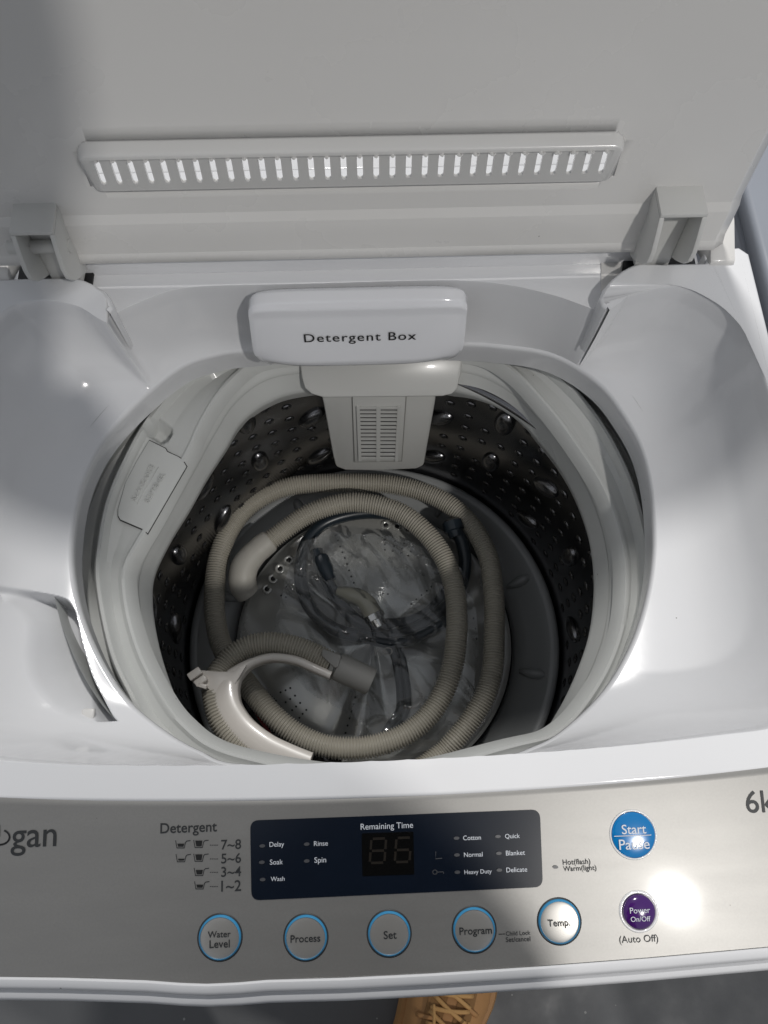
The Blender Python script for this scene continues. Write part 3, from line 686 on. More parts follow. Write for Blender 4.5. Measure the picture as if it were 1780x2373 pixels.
# ---- tub ring (plastic cover ring under the deck opening)
ZA, ZB, ZC = .785, .779, .743
R1 = polar(pix([(650, 806), (560, 820), (475, 848), (420, 880), (340, 972), (285, 1070), (248, 1160), (228, 1260), (224, 1350), (250, 1490), (290, 1590)], ZA)+[(-.135, .035), (-.08, .0), (.0145, -.012), (.11, .0), (.165, .03)]+pix([(1440, 1570), (1480, 1470), (1505, 1380), (1508, 1290), (1482, 1170), (1445, 1070), (1385, 965), (1310, 880), (1220, 815), (1120, 795), (900, 790)], ZA))
R2 = polar(pix([(700, 815), (600, 830), (545, 868), (500, 920), (462, 985), (440, 1035), (400, 1110), (355, 1195), (315, 1262), (295, 1300), (286, 1345), (300, 1440), (340, 1550), (420, 1675)], ZB)+[(-.08, .02), (.016, .004), (.11, .02)]+pix([(1300, 1690), (1390, 1580), (1440, 1460), (1452, 1340), (1440, 1240), (1400, 1130), (1330, 1020), (1260, 930), (1180, 850), (1090, 812), (880, 800)], ZB))
R3 = polar(pix([(700, 905), (620, 930), (560, 975), (522, 1035), (480, 1100), (440, 1172), (395, 1245), (358, 1325), (352, 1400), (368, 1500), (400, 1600), (440, 1685)], ZC)+[(-.07, .01), (.018, -.008), (.09, .005)]+pix([(1240, 1715), (1295, 1645), (1342, 1545), (1370, 1450), (1378, 1335), (1362, 1225), (1320, 1118), (1260, 1030), (1180, 952), (1062, 905), (880, 890)], ZC))
def offs(R, d): return R+d
secs = [(RO+.014, .845), (RO+.014, .790), (R1*.55+(RO+.012)*.45, .784), (R1*.85+(RO+.012)*.15, .788), (R1+.0035, .7965), (R1+.002, .8045), (R1, .8065), (R1-.0025, .8065), (R1-.004, .8035), (R1-.005, .799), (R1*.6+R2*.4, .7965), (R1*.25+R2*.75, .798), (R2+.003, .799), (R2+.0012, .8005), (R2-.001, .8005), (R2-.004, .797), (R2-.007, .789), (R2*.75+R3*.25, .7865), (R2*.52+R3*.48, .781), (R2*.50+R3*.50, .7788), (R2*.48+R3*.52, .7798), (R2*.2+R3*.8, .770), (R3+.001, .765), (R3, .762), (R3+.001, .757), (R3+.006, .742)]
secs = [(a_, b_-.021) for a_, b_ in secs]
secs[1] = (np.maximum(secs[1][0], R1+.004), secs[1][1])
# refine rows
rows = []; tags = []
for k in range(len(secs)-1):
    nsub = 8 if k in (10, 11) else (3 if k in (2, 3, 16, 17, 20) else 1)
    for s in range(nsub):
        t = s/nsub; rows.append((secs[k][0]*(1-t)+secs[k+1][0]*t, secs[k][1]*(1-t)+secs[k+1][1]*t)); tags.append(k)
rows.append(secs[-1]); tags.append(len(secs)-1)
fh = P(371, 1003, .776)
V = []
for (r, z) in rows:
    x = ctr[0]+np.cos(ang)*r; y = ctr[1]+np.sin(ang)*r; zz = np.full(NA, z)
    dfh = np.hypot(x-fh[0], y-fh[1]); zz -= .012*sst((.0105-dfh)/.004)
    V.append(np.stack([x, y, zz], 1))
def angpx(px, py, z): q = P(px, py, z)[:2]-ctr; return math.atan2(q[1], q[0]) % (2*math.pi)
sa = (angpx(1440, 985, .777), angpx(1262, 822, .777)); sb = (angpx(268, 1602, .778), angpx(345, 1700, .778))
def skip(i, j):
    a = ang[j]
    if tags[i] == 2 and sa[0] < a < sa[1]: return True
    if tags[i] in (3, 2) and sb[0] < a < sb[1]: return True
    return False
ring = mk('tub_ring', np.vstack(V), grid_faces(len(rows), NA, True, skip=skip), 'ring', sharp=40)
bm = bmesh.new(); bm.from_mesh(ring.data); bmesh.ops.recalc_face_normals(bm, faces=bm.faces[:]); bm.to_mesh(ring.data); bm.free()
fixparent(ring, W)
# softener hatch
cov = [(347, 1022), (385, 1041), (388, 1048), (415, 1060), (424, 1068), (433, 1082), (343, 1237), (334, 1228), (280, 1205), (275, 1196), (275, 1180), (292, 1120), (318, 1070)]
cz = .7782
pc = [np.array(P(x, y, cz)) for x, y in cov]
cen = sum(pc)/len(pc)
o = prism('softener_hatch_gap', [cen+(p-cen)*1.022+np.array([0, 0, .0000]) for p in pc], (0, 0, .0006), 'dark'); fixparent(o, ring)
hat = prism('softener_hatch', [cen+(p-cen) for p in pc], (0, 0, .0014), 'ring', bev=.0004); fixparent(hat, ring)
def htext(s, a, b):
    A = P(*a, cz+.0014); B = P(*b, cz+.0014); ex = B-A; ey = np.array([-ex[1], ex[0], 0])
    o = text(s, A, ex, ey, np.linalg.norm(ex), 'ring', None, off=.0002, font_bold=.0)
    md = o.modifiers.new('relief', 'SOLIDIFY'); md.thickness = .0012; md.offset = 1; fixparent(o, hat)
htext('SUAVIZANTE', (309, 1160), (354, 1078)); htext('SOFTENER', (340, 1164), (379, 1098))
A, B = P(318, 1168, cz+.0015), P(367, 1082, cz+.0015)
o = tube('hatch_line', [A, (A+B)/2, B], .0004, 'ring', seg=6); fixparent(o, hat)

# ---- dispenser body and lint filter housing at the back
def poly_at(pts, plane_p, plane_n): return [PN(x, y, plane_p, plane_n) for x, y in pts]
q0 = P(882, 905, .754)                   # front face of the body
bn = np.array([0, -math.cos(rad(52)), math.sin(rad(52))]); 
body = poly_at([(694, 838), (1074, 828), (1068, 870), (1060, 902), (1048, 914), (1025, 919), (750, 922), (722, 914), (706, 900), (699, 875)], (0, q0[1], .757), bn)
o = prism('dispenser_body', body, tuple(-bn*.03), 'ring', bev=.0025); o.data.materials[0] = M['filter']; fixparent(o, W)
fn_ = np.array([0, -math.cos(rad(12)), math.sin(rad(12))]); fp0 = (0, .312, .70)
fil = poly_at([(742, 905), (1014, 898), (1008, 940), (983, 1080), (965, 1088), (885, 1092), (800, 1091), (778, 1083), (772, 1060), (750, 940)], fp0, fn_)
fh_ = prism('lint_filter_housing', fil, tuple(-fn_*.02), 'filter', bev=.003); fixparent(fh_, W)
ins = poly_at([(817, 918), (940, 915), (930, 1066), (822, 1068)], np.array(fp0)+fn_*.001, fn_)
o = prism('filter_door_gap', poly_at([(815, 916), (943, 913), (932, 1069), (820, 1071)], np.array(fp0)+fn_*.0004, fn_), tuple(fn_*.0003), 'cuff'); fixparent(o, fh_)
door = prism('filter_door', ins, tuple(fn_*.0012), 'filter', bev=.0004); fixparent(door, fh_)
mesh_pl = prism('filter_screen', poly_at([(830, 942), (924, 942), (918, 1064), (836, 1064)], np.array(fp0)+fn_*.0022, fn_), tuple(fn_*.0003), 'dark'); fixparent(mesh_pl, fh_)
# slats: bars between openings
for col in ((833, 873, 837, 873), (881, 922, 880, 916)):
    for k in range(14):
        t = k/13; y = 945+t*116; xa_ = col[0]+(col[2]-col[0])*t; xb_ = col[1]+(col[3]-col[1])*t
        sl_ = poly_at([(xa_, y-2.8), (xb_, y-2.8), (xb_, y+1.6), (xa_, y+1.6)], np.array(fp0)+fn_*.0026, fn_)
        o = prism('slat', sl_, tuple(fn_*.0012), 'filter'); fixparent(o, fh_)
for (a, b, c, d) in ((826, 834, 831, 838), (872, 882, 872, 881), (921, 929, 915, 922)):
    o = prism('filter_frame_bar', poly_at([(a, 940), (b, 940), (d, 1066), (c, 1066)], np.array(fp0)+fn_*.0024, fn_), tuple(fn_*.0018), 'filter'); fixparent(o, fh_)

# ---- basket
BC = np.array([.0175, .144]); BR = .199
prof = [(BR-.004, .500), (BR, .515), (BR, .60), (BR, .70), (BR, .738), (BR-.003, .748), (BR+.004, .750)]
V, Fs = lathe_data(prof, (BC[0], BC[1], 0), 160); Fs = Fs[:-1]
bas = mk('basket', V, [f[::-1] for f in Fs], 'steel'); md = bas.modifiers.new('thickness', 'SOLIDIFY'); md.thickness = .001; md.offset = -1; fixparent(bas, W)
# dimples (each with its drain hole) and large bosses
def dimple_mesh():
    V = []; Fs = []; prof = [(.0044, 0), (.0036, .0008), (.0025, .0014), (.0014, .0011)]; n = 12
    for r, h in prof:
        for k in range(n): a = 2*math.pi*k/n; V.append((r*math.cos(a)*1.15, r*math.sin(a)*.9, h))
    Fs = grid_faces(4, n, True)
    me = bpy.data.meshes.new('dimple'); me.from_pydata(V, [], Fs); me.polygons.foreach_set('use_smooth', [True]*len(me.polygons)); me.materials.append(M['steel']); me.materials.append(M['dark'])
    bm = bmesh.new(); bm.from_mesh(me); vs = [bm.verts.new((r_*1.15*.0016*math.cos(a), .9*.0016*math.sin(a), .0014)) for a in np.linspace(0, 2*math.pi, n, endpoint=False) for r_ in (1,)]
    f = bm.faces.new(vs); f.material_index = 1; bm.to_mesh(me); bm.free(); return me
dm = dimple_mesh()
def boss_mesh():
    V = []; n = 24
    for k in range(7):
        ph = k/6*math.pi/2
        for j in range(n): a = 2*math.pi*j/n; V.append((.0095*math.cos(ph)*math.cos(a), .0175*math.cos(ph)*math.sin(a), .0065*math.sin(ph)))
    me = bpy.data.meshes.new('boss'); me.from_pydata(V, [], grid_faces(7, n, True)); me.polygons.foreach_set('use_smooth', [True]*len(me.polygons)); me.materials.append(M['boss']); return me
bmh = boss_mesh()
def on_wall(th, z, rot=0., r=BR-.0003):
    n = Vector((-math.cos(th), -math.sin(th), 0)); t = Vector((-math.sin(th), math.cos(th), 0)); u = Vector((0, 0, 1)); c, s = math.cos(rot), math.sin(rot)
    a, b = t*c+u*s, u*c-t*s
    if a.cross(b).dot(n) < 0: a = -a
    p = Vector((BC[0]+math.cos(th)*r, BC[1]+math.sin(th)*r, z))
    return Matrix(((a.x, b.x, n.x, p.x), (a.y, b.y, n.y, p.y), (a.z, b.z, n.z, p.z), (0, 0, 0, 1)))
bosses = []
for k, deg in enumerate(np.arange(-38, 220, 18.0)):
    for zz in ((.715, .630) if k % 2 else (.672, .580)):
        bosses.append((rad(deg), zz, (.0 if k % 2 else .9)))
nd = 0
for i, deg in enumerate(np.arange(-22, 203, 5.6)):
    for r_ in range(8):
        th, z = rad(deg), .730-.0235*r_-(.012 if i % 2 else 0)
        if any(math.hypot((th-b[0])*BR/.018, (z-b[1])/.023) < 1 for b in bosses) or nd >= 295: continue
        o = bpy.data.objects.new('dimple', dm); C.objects.link(o); o.matrix_world = on_wall(th, z); fixparent(o, bas); nd += 1
for b in bosses:
    o = bpy.data.objects.new('boss', bmh); C.objects.link(o); o.matrix_world = on_wall(b[0], b[1], b[2]); fixparent(o, bas)
# basket base ring and pulsator
prof = [(.1965, .506), (.1960, .532), (.192, .5345), (.186, .531), (.178, .524), (.165, .517), (.154, .513), (.151, .505)]
V, Fs = lathe_data(prof, (BC[0], BC[1], 0), 140); o = mk('basket_base', V, Fs[:-1], 'base'); fixparent(o, W)
V, Fs = lathe_data([(.1985, .500), (.16, .498), (.0, .498)], (BC[0], BC[1], 0), 90); o = mk('basket_sump', V, Fs, 'dark'); fixparent(o, W)
# low moulded ribs on the base ring
for deg in (-14, 20, 62, 118, 162, 205, 250, 300):
    th = rad(deg); c = np.array([BC[0]+math.cos(th)*.172, BC[1]+math.sin(th)*.172, .5215]); d = np.array([math.cos(th), math.sin(th), .35]); 
    o = tube('base_rib', [c-d*.014, c-d*.007, c, c+d*.007, c+d*.013], [.002, .0045, .006, .0055, .003], 'base', seg=14); fixparent(o, W)
PR = .1475; V = []; NT = 180; rr_ = np.linspace(.0, PR, 40)
def pulz(r, th):
    k = r/PR
    z = .528+.010*(1-k**2)+.006*np.exp(-(k/.16)**2)
    fin = np.maximum(0, np.cos(3*(th-.35)))**6*sst(k/.2)*sst((1-k)/.15)*.017
    sc = np.cos(3*(th-.35)+math.pi)*.0035*sst(k/.3)*sst((1-k)/.2)
    return z+fin+sc-.006*(k > .985)
for r in rr_[::-1]:
    for j in range(NT): th = 2*math.pi*j/NT; V.append((BC[0]+.0-.001+math.cos(th)*r, BC[1]-.002+math.sin(th)*r, float(pulz(r, th))))
pul = mk('pulsator', V, grid_faces(40, NT, True), 'pulsator'); fixparent(pul, W)
bigh = [(669, 1298), (649, 1318), (633, 1341), (619, 1365), (894, 1217), (920, 1220), (946, 1227)]
s2 = lambda l: [(640+x/2.9625, 1180+y/2.9625) for x, y in l]
small = s2([(410, 180), (425, 215), (440, 257), (456, 296), (472, 335), (487, 377), (502, 420), (517, 462), (533, 505), (547, 550), (747, 210), (747, 243), (747, 278), (815, 221), (808, 254), (800, 288), (877, 237), (867, 270), (855, 300), (938, 258), (923, 290), (908, 320), (735, 575), (767, 583), (1065, 532), (1035, 560), (998, 590), (962, 620), (927, 652), (97, 1228), (65, 1243), (30, 1257), (130, 1280), (97, 1303), (65, 1325), (165, 1330), (137, 1355), (110, 1380), (207, 1378), (182, 1405), (160, 1432), (70, 532), (35, 592), (67, 604), (1355, 748), (1370, 818), (1375, 888), (545, 1293), (533, 1340), (518, 1388), (505, 1436), (491, 1485), (477, 1535)])
def pul_hit(px, py):
    z = .535
    for _ in range(6):
        q = P(px, py, z); z = float(pulz(math.hypot(q[0]-BC[0]+.001, q[1]-BC[1]+.002), math.atan2(q[1]-BC[1]+.002, q[0]-BC[0]+.001)))
    return P(px, py, z)
for x, y in bigh:
    q = pul_hit(x, y); V, Fs = lathe_data([(.0058, .0002), (.0052, .0011), (.0036, .0012), (.0026, .0006)], q, 20); o = mk('drain_hole_rim', V, Fs[:-1], 'pulsator'); fixparent(o, pul)
    V, Fs = lathe_data([(.0029, .0003), (.0026, .0007)], q, 16); h = mk('drain_hole', V, Fs, 'dark'); fixparent(h, o); h.parent = o
V = []; Fs = []
for x, y in small:
    q = pul_hit(x, y); v, f = lathe_data([(.0011, -.0004), (.0010, .0006)], q, 10); b = len(V); V += v; Fs += [tuple(i+b for i in t) for t in f]
o = mk('pinholes', V, Fs, 'dark'); o['kind'] = 'stuff'; fixparent(o, pul)
# outer tub wall behind the ring (dark, seen through the gaps)
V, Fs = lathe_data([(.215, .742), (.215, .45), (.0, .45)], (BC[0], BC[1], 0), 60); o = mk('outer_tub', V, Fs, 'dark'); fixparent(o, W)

# ================================================================== DRAIN HOSE
H = thing('drain_hose', 'coiled beige ribbed drain hose with white hook guide, lying in the drum', 'hose', (float(BC[0]), float(BC[1]), .55))
bpy.context.view_layer.update()
inner = [(605, 1269, .572), (651, 1234, .574), (706, 1196, .576), (760, 1174, .578), (814, 1164, .580), (868, 1169, .581), (923, 1186, .582), (966, 1215, .583), (1004, 1255, .583), (1034, 1304, .583), (1053, 1364, .583), (1059, 1429, .585), (1057, 1483, .587), (1050, 1537, .588), (1031, 1597, .588), (999, 1651, .588), (950, 1695, .588), (890, 1722, .588), (825, 1734, .588), (760, 1730, .589), (700, 1708, .590), (646, 1670, .592), (602, 1624, .590), (564, 1575, .583), (537, 1537, .575), (513, 1494, .568), (500, 1440, .564), (497, 1386, .562), (500, 1331, .560), (510, 1282, .559), (532, 1228, .558), (570, 1179, .557), (624, 1144, .556), (684, 1125, .556), (760, 1119, .556), (841, 1119, .556), (912, 1124, .556), (977, 1139, .557), (1031, 1163, .559), (1075, 1198, .561), (1107, 1239, .563), (1132, 1293, .565), (1142, 1353, .567), (1146, 1413, .570), (1145, 1483, .572), (1142, 1548, .574), (1126, 1608, .574), (1096, 1662, .572), (1058, 1711, .570), (1020, 1749, .568), (960, 1790, .572), (880, 1812, .585), (790, 1815, .60), (730, 1800, .615), (670, 1781, .630), (613, 1757, .636), (548, 1716, .638), (512, 1668, .638), (497, 1612, .636), (500, 1575, .632), (518, 1543, .628), (545, 1516, .626), (581, 1497, .625), (630, 1491, .625), (684, 1500, .625), (733, 1519, .625), (768, 1537, .625)]
pts = cr([P(x, y, z) for x, y, z in inner], 24)
L = np.sum(np.linalg.norm(np.diff(pts, axis=0), axis=1)); pitch = .0028; nr = int(L/pitch)*5
pts = resample(pts, nr); s = np.arange(nr) % 5
rprof = np.array([.0084, .0100, .0109, .0109, .0100])
o = tube('hose', pts, rprof[s], 'hose', seg=20); fixparent(o, H); print('hose', L, nr)
# smooth elbow
el = cr([P(625, 1253, .573), P(606, 1268, .573), P(585, 1288, .573), P(568, 1312, .572), (P(562, 1340, .569)), P(566, 1362, .562), P(578, 1380, .556)], 8)
o = tube('elbow_cuff', el, np.interp(np.linspace(0, 1, len(el)), [0, .03, .2, .22, .5, .8, .96, 1], [.0120, .0125, .0132, .0128, .0142, .0142, .0125, .004]), 'elbow', seg=24, sharp=60); fixparent(o, H)
# end cuff and collar
a, b = P(780, 1543, .626), P(862, 1581, .622); d = (b-a)/np.linalg.norm(b-a)
cl = [a, a+d*.001, a+d*.004, a+(b-a)*.5, b-d*.003, b-d*.0005, b]
o = tube('end_cuff', cl, [.011, .0128, .0132, .0130, .0128, .0122, .0095], 'cuff', seg=28, sharp=50); fixparent(o, H)
c0 = P(776, 1541, .626); o = tube('cuff_collar', [c0-d*.004, c0-d*.0035, c0, c0+d*.0005], [.0105, .0122, .0122, .0105], 'cuff', seg=24, sharp=50); fixparent(o, H)
wd = [P(748, 1503, .6375), P(792, 1519, .6395), P(784, 1545, .640), P(776, 1548, .640), P(744, 1518, .638)]
o = prism('cuff_strap', wd, (0, 0, -.010), 'cuff', bev=.001); fixparent(o, H)
# hook guide: a U-shaped channel
gp = [(768, 1566, .631, 9.5), (727, 1548, .631, 9.5), (684, 1530, .632, 9.5), (630, 1524, .633, 9.5), (585, 1536, .635, 10), (556, 1554, .637, 15), (535, 1577, .640, 22), (526, 1610, .642, 27), (534, 1645, .643, 27), (564, 1688, .643, 27), (614, 1727, .643, 27), (668, 1752, .642, 26), (720, 1768, .641, 22)]
g3 = cr([np.r_[P(x, y, z), r] for x, y, z, r in gp], 10)
gpt, gr = g3[:, :3], g3[:, 3]/F_*.68
t_, a_, b_ = frames(gpt); V = []
sec = [(-1, -1.0), (-1, .30), (-.86, .52), (-.5, .66), (0, .70), (.5, .66), (.86, .52), (1, .30), (1, -1.0)]
for i in range(len(gpt)):
    side = np.cross(t_[i], [0, 0, 1]); side /= np.linalg.norm(side)
    for (sx, sy) in sec: V.append(gpt[i]+side*sx*gr[i]+np.array([0, 0, 1])*sy*.0085)
k = len(sec); Fs = grid_faces(len(gpt), k); Fs += [tuple(range(k)), tuple(range((len(gpt)-1)*k, len(gpt)*k))[::-1]]
o = mk('hook_guide', V, Fs, 'guide', sharp=55); md = o.modifiers.new('b', 'BEVEL'); md.width = .0008; md.segments = 2; guide = o; fixparent(o, H)
tab = [P(x, y, .646) for x, y in [(572, 1540), (540, 1556), (505, 1556), (455, 1552), (440, 1566), (447, 1582), (462, 1597), (478, 1592), (500, 1612), (508, 1640), (530, 1610)]]
o = prism('guide_tab', tab, (0, 0, -.003), 'guide', bev=.0008); fixparent(o, H)
for (x, y, w_, h_, r) in ((452, 1562, .012, .007, .6), (466, 1578, .011, .006, .6), (470, 1590, .008, .004, -.3)):
    q = P(x, y, .649); o = bx('tab_clip', 0, 0, 0, w_, h_, .006, 'guide', bev=.0008, M4=Matrix.Translation(Vector(q)) @ Matrix.Rotation(r, 4, 'Z')); fixparent(o, H)

# ================================================================== INLET HOSE in its bag
I = thing('inlet_hose', 'coiled black inlet hose with cream elbow connector inside a clear plastic bag in the drum', 'hose', (float(BC[0]), float(BC[1]), .54))
bpy.context.view_layer.update()
def pth(l, n=10): return cr([P(*q) for q in l], n)
coil = pth([(1058, 1230, .564), (1072, 1262, .562), (1078, 1310, .560), (1066, 1362, .559), (1040, 1400, .558), (1002, 1436, .557), (950, 1464, .557), (890, 1476, .557), (830, 1474, .557), (775, 1457, .557), (735, 1428, .557), (708, 1388, .557), (697, 1343, .557), (698, 1298, .557), (712, 1255, .556), (745, 1217, .555), (800, 1195, .554), (868, 1188, .553), (940, 1200, .552), (1000, 1240, .552), (1035, 1300, .552), (1040, 1360, .552), (1005, 1410, .548), (950, 1442, .547), (880, 1448, .548), (830, 1440, .552), (790, 1400, .558), (760, 1350, .561), (742, 1305, .562), (733, 1275, .562)])
o = tube('rubber_hose', coil, .0070, 'inlet', seg=14); fixparent(o, I)
o = tube('rubber_hose_tail', pth([(1075, 1415, .563), (1031, 1440, .563), (977, 1472, .563), (915, 1490, .563), (860, 1482, .562)]), .0058, 'inlet', seg=12); fixparent(o, I)
for dx in (-8, 8):
    o = tube('cord', pth([(905+dx, 1485, .560), (922+dx, 1520, .556), (930+dx, 1560, .552), (936+dx, 1610, .550), (932+dx, 1650, .550), (905+dx, 1690, .549), (890+dx, 1720, .549)]), .0042, 'inlet', seg=10); fixparent(o, I)
ec = pth([(782, 1372, .562), (808, 1378, .564), (834, 1386, .565), (852, 1402, .565), (864, 1424, .563)], 8)
o = tube('elbow_connector', ec, np.interp(np.linspace(0, 1, len(ec)), [0, .3, .7, 1], [.006, .0088, .0098, .0105]), 'cream', seg=20); fixparent(o, I)
a, b = P(862, 1421, .563), P(878, 1452, .560); o = tube('coupling_nut', [a, a+(b-a)*.05, a+(b-a)*.45, a+(b-a)*.5, b], [.0095, .0118, .0118, .0095, .009], 'chrome', seg=12, sharp=30); fixparent(o, I)
a, b = P(1046, 1205, .566), P(1058, 1245, .564); o = tube('coupling_nut', [a, a+(b-a)*.1, a+(b-a)*.6, a+(b-a)*.65, b], [.0085, .011, .011, .0085, .008], 'inlet', seg=12, sharp=30); fixparent(o, I)
a, b = P(742, 1290, .564), P(766, 1345, .564); o = tube('hose_ferrule', [a, a+(b-a)*.1, a+(b-a)*.5, b], [.0075, .0085, .0085, .007], 'inlet', seg=16, sharp=30); fixparent(o, I)

def crumple(pts_px, z, amp, seed, n=90, drape=None):
    from mathutils import noise
    poly_ = np.array([P(x, y, z)[:2] for x, y in pts_px]); c0, c1 = poly_.min(0), poly_.max(0)
    xs_ = np.linspace(c0[0], c1[0], n); ys_ = np.linspace(c0[1], c1[1], n); X, Y = np.meshgrid(xs_, ys_)
    ins_ = inside(X, Y, cr(poly_, 8, True)); V = []; 
    for j in range(n):
        for i in range(n):
            v = Vector(((X[j, i]*.8+Y[j, i]*.6)*24, (Y[j, i]*.8-X[j, i]*.6)*11, seed)); r1 = 1-abs(noise.noise(v))*2; r2 = 1-abs(noise.noise(v*2.7+Vector((3, 1, 0))))*2; r3 = 1-abs(noise.noise(v*6))*2
            V.append((X[j, i]+amp*.5*noise.noise(v*2), Y[j, i]+amp*.5*noise.noise(v*2+Vector((9, 9, 9))), z+amp*(1.0*max(r1, 0)**6+.28*max(r2, 0)**6+.02*r3)))
    Fs = [(j*n+i, j*n+i+1, (j+1)*n+i+1, (j+1)*n+i) for j in range(n-1) for i in range(n-1) if ins_[j, i] and ins_[j+1, i+1] and ins_[j+1, i] and ins_[j, i+1]]
    return V, Fs
V, Fs = crumple([(700, 1260), (820, 1235), (960, 1255), (1060, 1300), (1100, 1400), (1110, 1520), (1085, 1640), (1010, 1740), (900, 1745), (850, 1690), (800, 1660), (700, 1600), (640, 1500), (660, 1350)], .567, .008, 2.2, 170)
o = mk('plastic_bag', V, Fs, 'bag', sharp=18); o['label'] = 'clear crumpled plastic bag around the black inlet hose on the drum floor'; o['category'] = 'plastic bag'
text('KO', P(868, 1510, .583), (1, 0, 0), (0, 1, 0), .018, 'cuff', None, h=.008, off=0); lo = [q for q in C.objects if q.name.startswith('lettering')][-1]; lo.parent = o
# manuals packet in the lower left of the drum
V, Fs = crumple([(560, 1600), (620, 1600), (700, 1690), (800, 1760), (780, 1800), (640, 1770), (570, 1690)], .560, .008, 5.1, 50)
o = mk('manual_packet', V, Fs, 'booklet', sharp=25); o['label'] = 'dark shrink-wrapped packet with red print under the hose at the front left of the drum'; o['category'] = 'packet'
V = [tuple(P(x, y, .571)) for x, y in [(588, 1650), (600, 1652), (640, 1715), (630, 1716)]]; r_ = mk('red_band', V, [(0, 1, 2, 3)], 'redink', smooth=False); r_.parent = o

# ================================================================== NEIGHBOURING APPLIANCE AND ADDED BACKING BEHIND THE LID
A1 = thing('slot_backing_block', 'white block added behind the washing machine to make the vent slots of the lid look bright', 'appliance', (.05, .85, 0)); bpy.context.view_layer.update()  # made-up white box that catches the rear lamp behind the lid's slots
o = bx('cabinet', -.16, .722, .43, .82, .60, .86, 'white', bev=.015); fixparent(o, A1)
o = bx('backing_top', -.16, .7255, .880, .835, .615, .036, 'white', bev=.0015); fixparent(o, A1)
A2 = thing('grey_appliance', 'blue-grey appliance close beside the right edge of the washing machine', 'appliance', (.62, .3, 0)); bpy.context.view_layer.update()
o = bx('cabinet', .62, .30, .42, .60, .62, .84, 'bluegrey', bev=.006); fixparent(o, A2)
o = bx('top_cover', .62, .30, .852, .606, .626, .018, 'bluegrey', bev=.005); fixparent(o, A2)

# ================================================================== PERSON taking the photograph (one shoe in view)
PS = thing('person', 'person in a tan lace-up sneaker and dark clothes standing before the washing machine', 'person', (.03, -.42, 0)); bpy.context.view_layer.update()
def skin(name, nodes, edges, m, parent, sub=2):
    me = bpy.data.meshes.new(name); me.from_pydata([n[:3] for n in nodes], edges, []); o = bpy.data.objects.new(name, me); C.objects.link(o)
    sk = o.modifiers.new('skin', 'SKIN'); sk.use_smooth_shade = True
    for i, n in enumerate(nodes):
        me.skin_vertices[0].data[i].radius = (n[3], n[4] if len(n) > 4 else n[3]); me.skin_vertices[0].data[i].use_root = (i == 0)
    sb = o.modifiers.new('sub', 'SUBSURF'); sb.levels = sub; sb.render_levels = sub; me.materials.append(M[m]); fixparent(o, parent); return o
nodes = [(.0, -.45, .95, .16, .11), (.0, -.44, 1.12, .15, .105), (.0, -.39, 1.28, .17, .11), (.01, -.33, 1.42, .15, .09), (.015, -.25, 1.49, .062, .062), (.04, -.14, 1.525, .052, .052),
         (.235, -.34, 1.455, .063, .063), (.240, -.32, 1.26, .048, .048), (.12, -.23, 1.275, .034, .034), (.075, -.165, 1.298, .026, .026),
         (-.19, -.34, 1.45, .063, .063), (-.19, -.32, 1.26, .048, .048), (-.10, -.23, 1.275, .034, .034), (-.045, -.165, 1.298, .026, .026),
         (.10, -.46, .85, .10, .10), (.11, -.44, .48, .068, .068), (.06, -.46, .12, .05, .05),
         (-.10, -.47, .85, .10, .10), (-.12, -.47, .48, .068, .068), (-.14, -.52, .12, .05, .05)]
edges = [(0, 1), (1, 2), (2, 3), (3, 4), (4, 5), (3, 6), (6, 7), (7, 8), (8, 9), (3, 10), (10, 11), (11, 12), (12, 13), (0, 14), (14, 15), (15, 16), (0, 17), (17, 18), (18, 19)]
skin('body', nodes, edges, 'jacket', PS)
# head
V = []; n = 28; hc = np.array([.075, -.06, 1.53])
Rm = Matrix.Rotation(rad(-48), 3, 'X')
for k in range(17):
    ph = -math.pi/2+math.pi*k/16
    for j in range(n):
        a = 2*math.pi*j/n; x = .078*math.cos(ph)*math.cos(a); y = .098*math.cos(ph)*math.sin(a); z = .118*math.sin(ph)
        if z < 0: x *= 1+.25*z/.118; y *= 1+.18*z/.118
        if math.sin(a) > .93 and abs(z+.01) < .03: y += .018
        v = Rm @ Vector((x, y, z)); V.append(hc+np.array(v))
o = mk('head', V, grid_faces(17, n, True), 'skin'); fixparent(o, PS)
V2 = [hc+(np.array(v)-hc)*1.06+np.array([0, -.006, .010]) for i, v in enumerate(V)]
o = mk('hair', V2, [f for f in grid_faces(17, n, True) if f[0]//n >= 8 and not (3 < f[0] % n < 11 and f[0]//n < 12)], 'hair'); fixparent(o, PS)
# hands round the phone: palm, four fingers and a thumb each
for sg, cx in ((1, .073), (-1, -.041)):
    nd_ = [(cx, -.072, 1.380, .024, .018), (cx-.004*sg, -.018, 1.386, .030, .014), (cx-.006*sg, .016, 1.384, .026, .012)]
    eg = [(0, 1), (1, 2)]
    for f in range(4):
        b = len(nd_); yy = -.010+.019*f; l = (.050, .058, .060, .054)[f]
        nd_ += [(cx-.010*sg, yy, 1.380, .0085), (cx-.012*sg-sg*l*.4, yy+.004, 1.370, .0078), (cx-.012*sg-sg*l*.62, yy+.004, 1.3655, .0068)]
        eg += [(1 if f < 2 else 2, b), (b, b+1), (b+1, b+2)]
    b = len(nd_); nd_ += [(cx-.008*sg, -.044, 1.394, .010), (cx-.028*sg, -.018, 1.3975, .009), (cx-.044*sg, .002, 1.3925, .0075)]; eg += [(1, b), (b, b+1), (b+1, b+2)]
    nd_ = [(n[0], n[1]-.085, n[2]-.082)+tuple(n[3:]) for n in nd_]
    skin('hand', nd_, eg, 'skin', PS, 1)
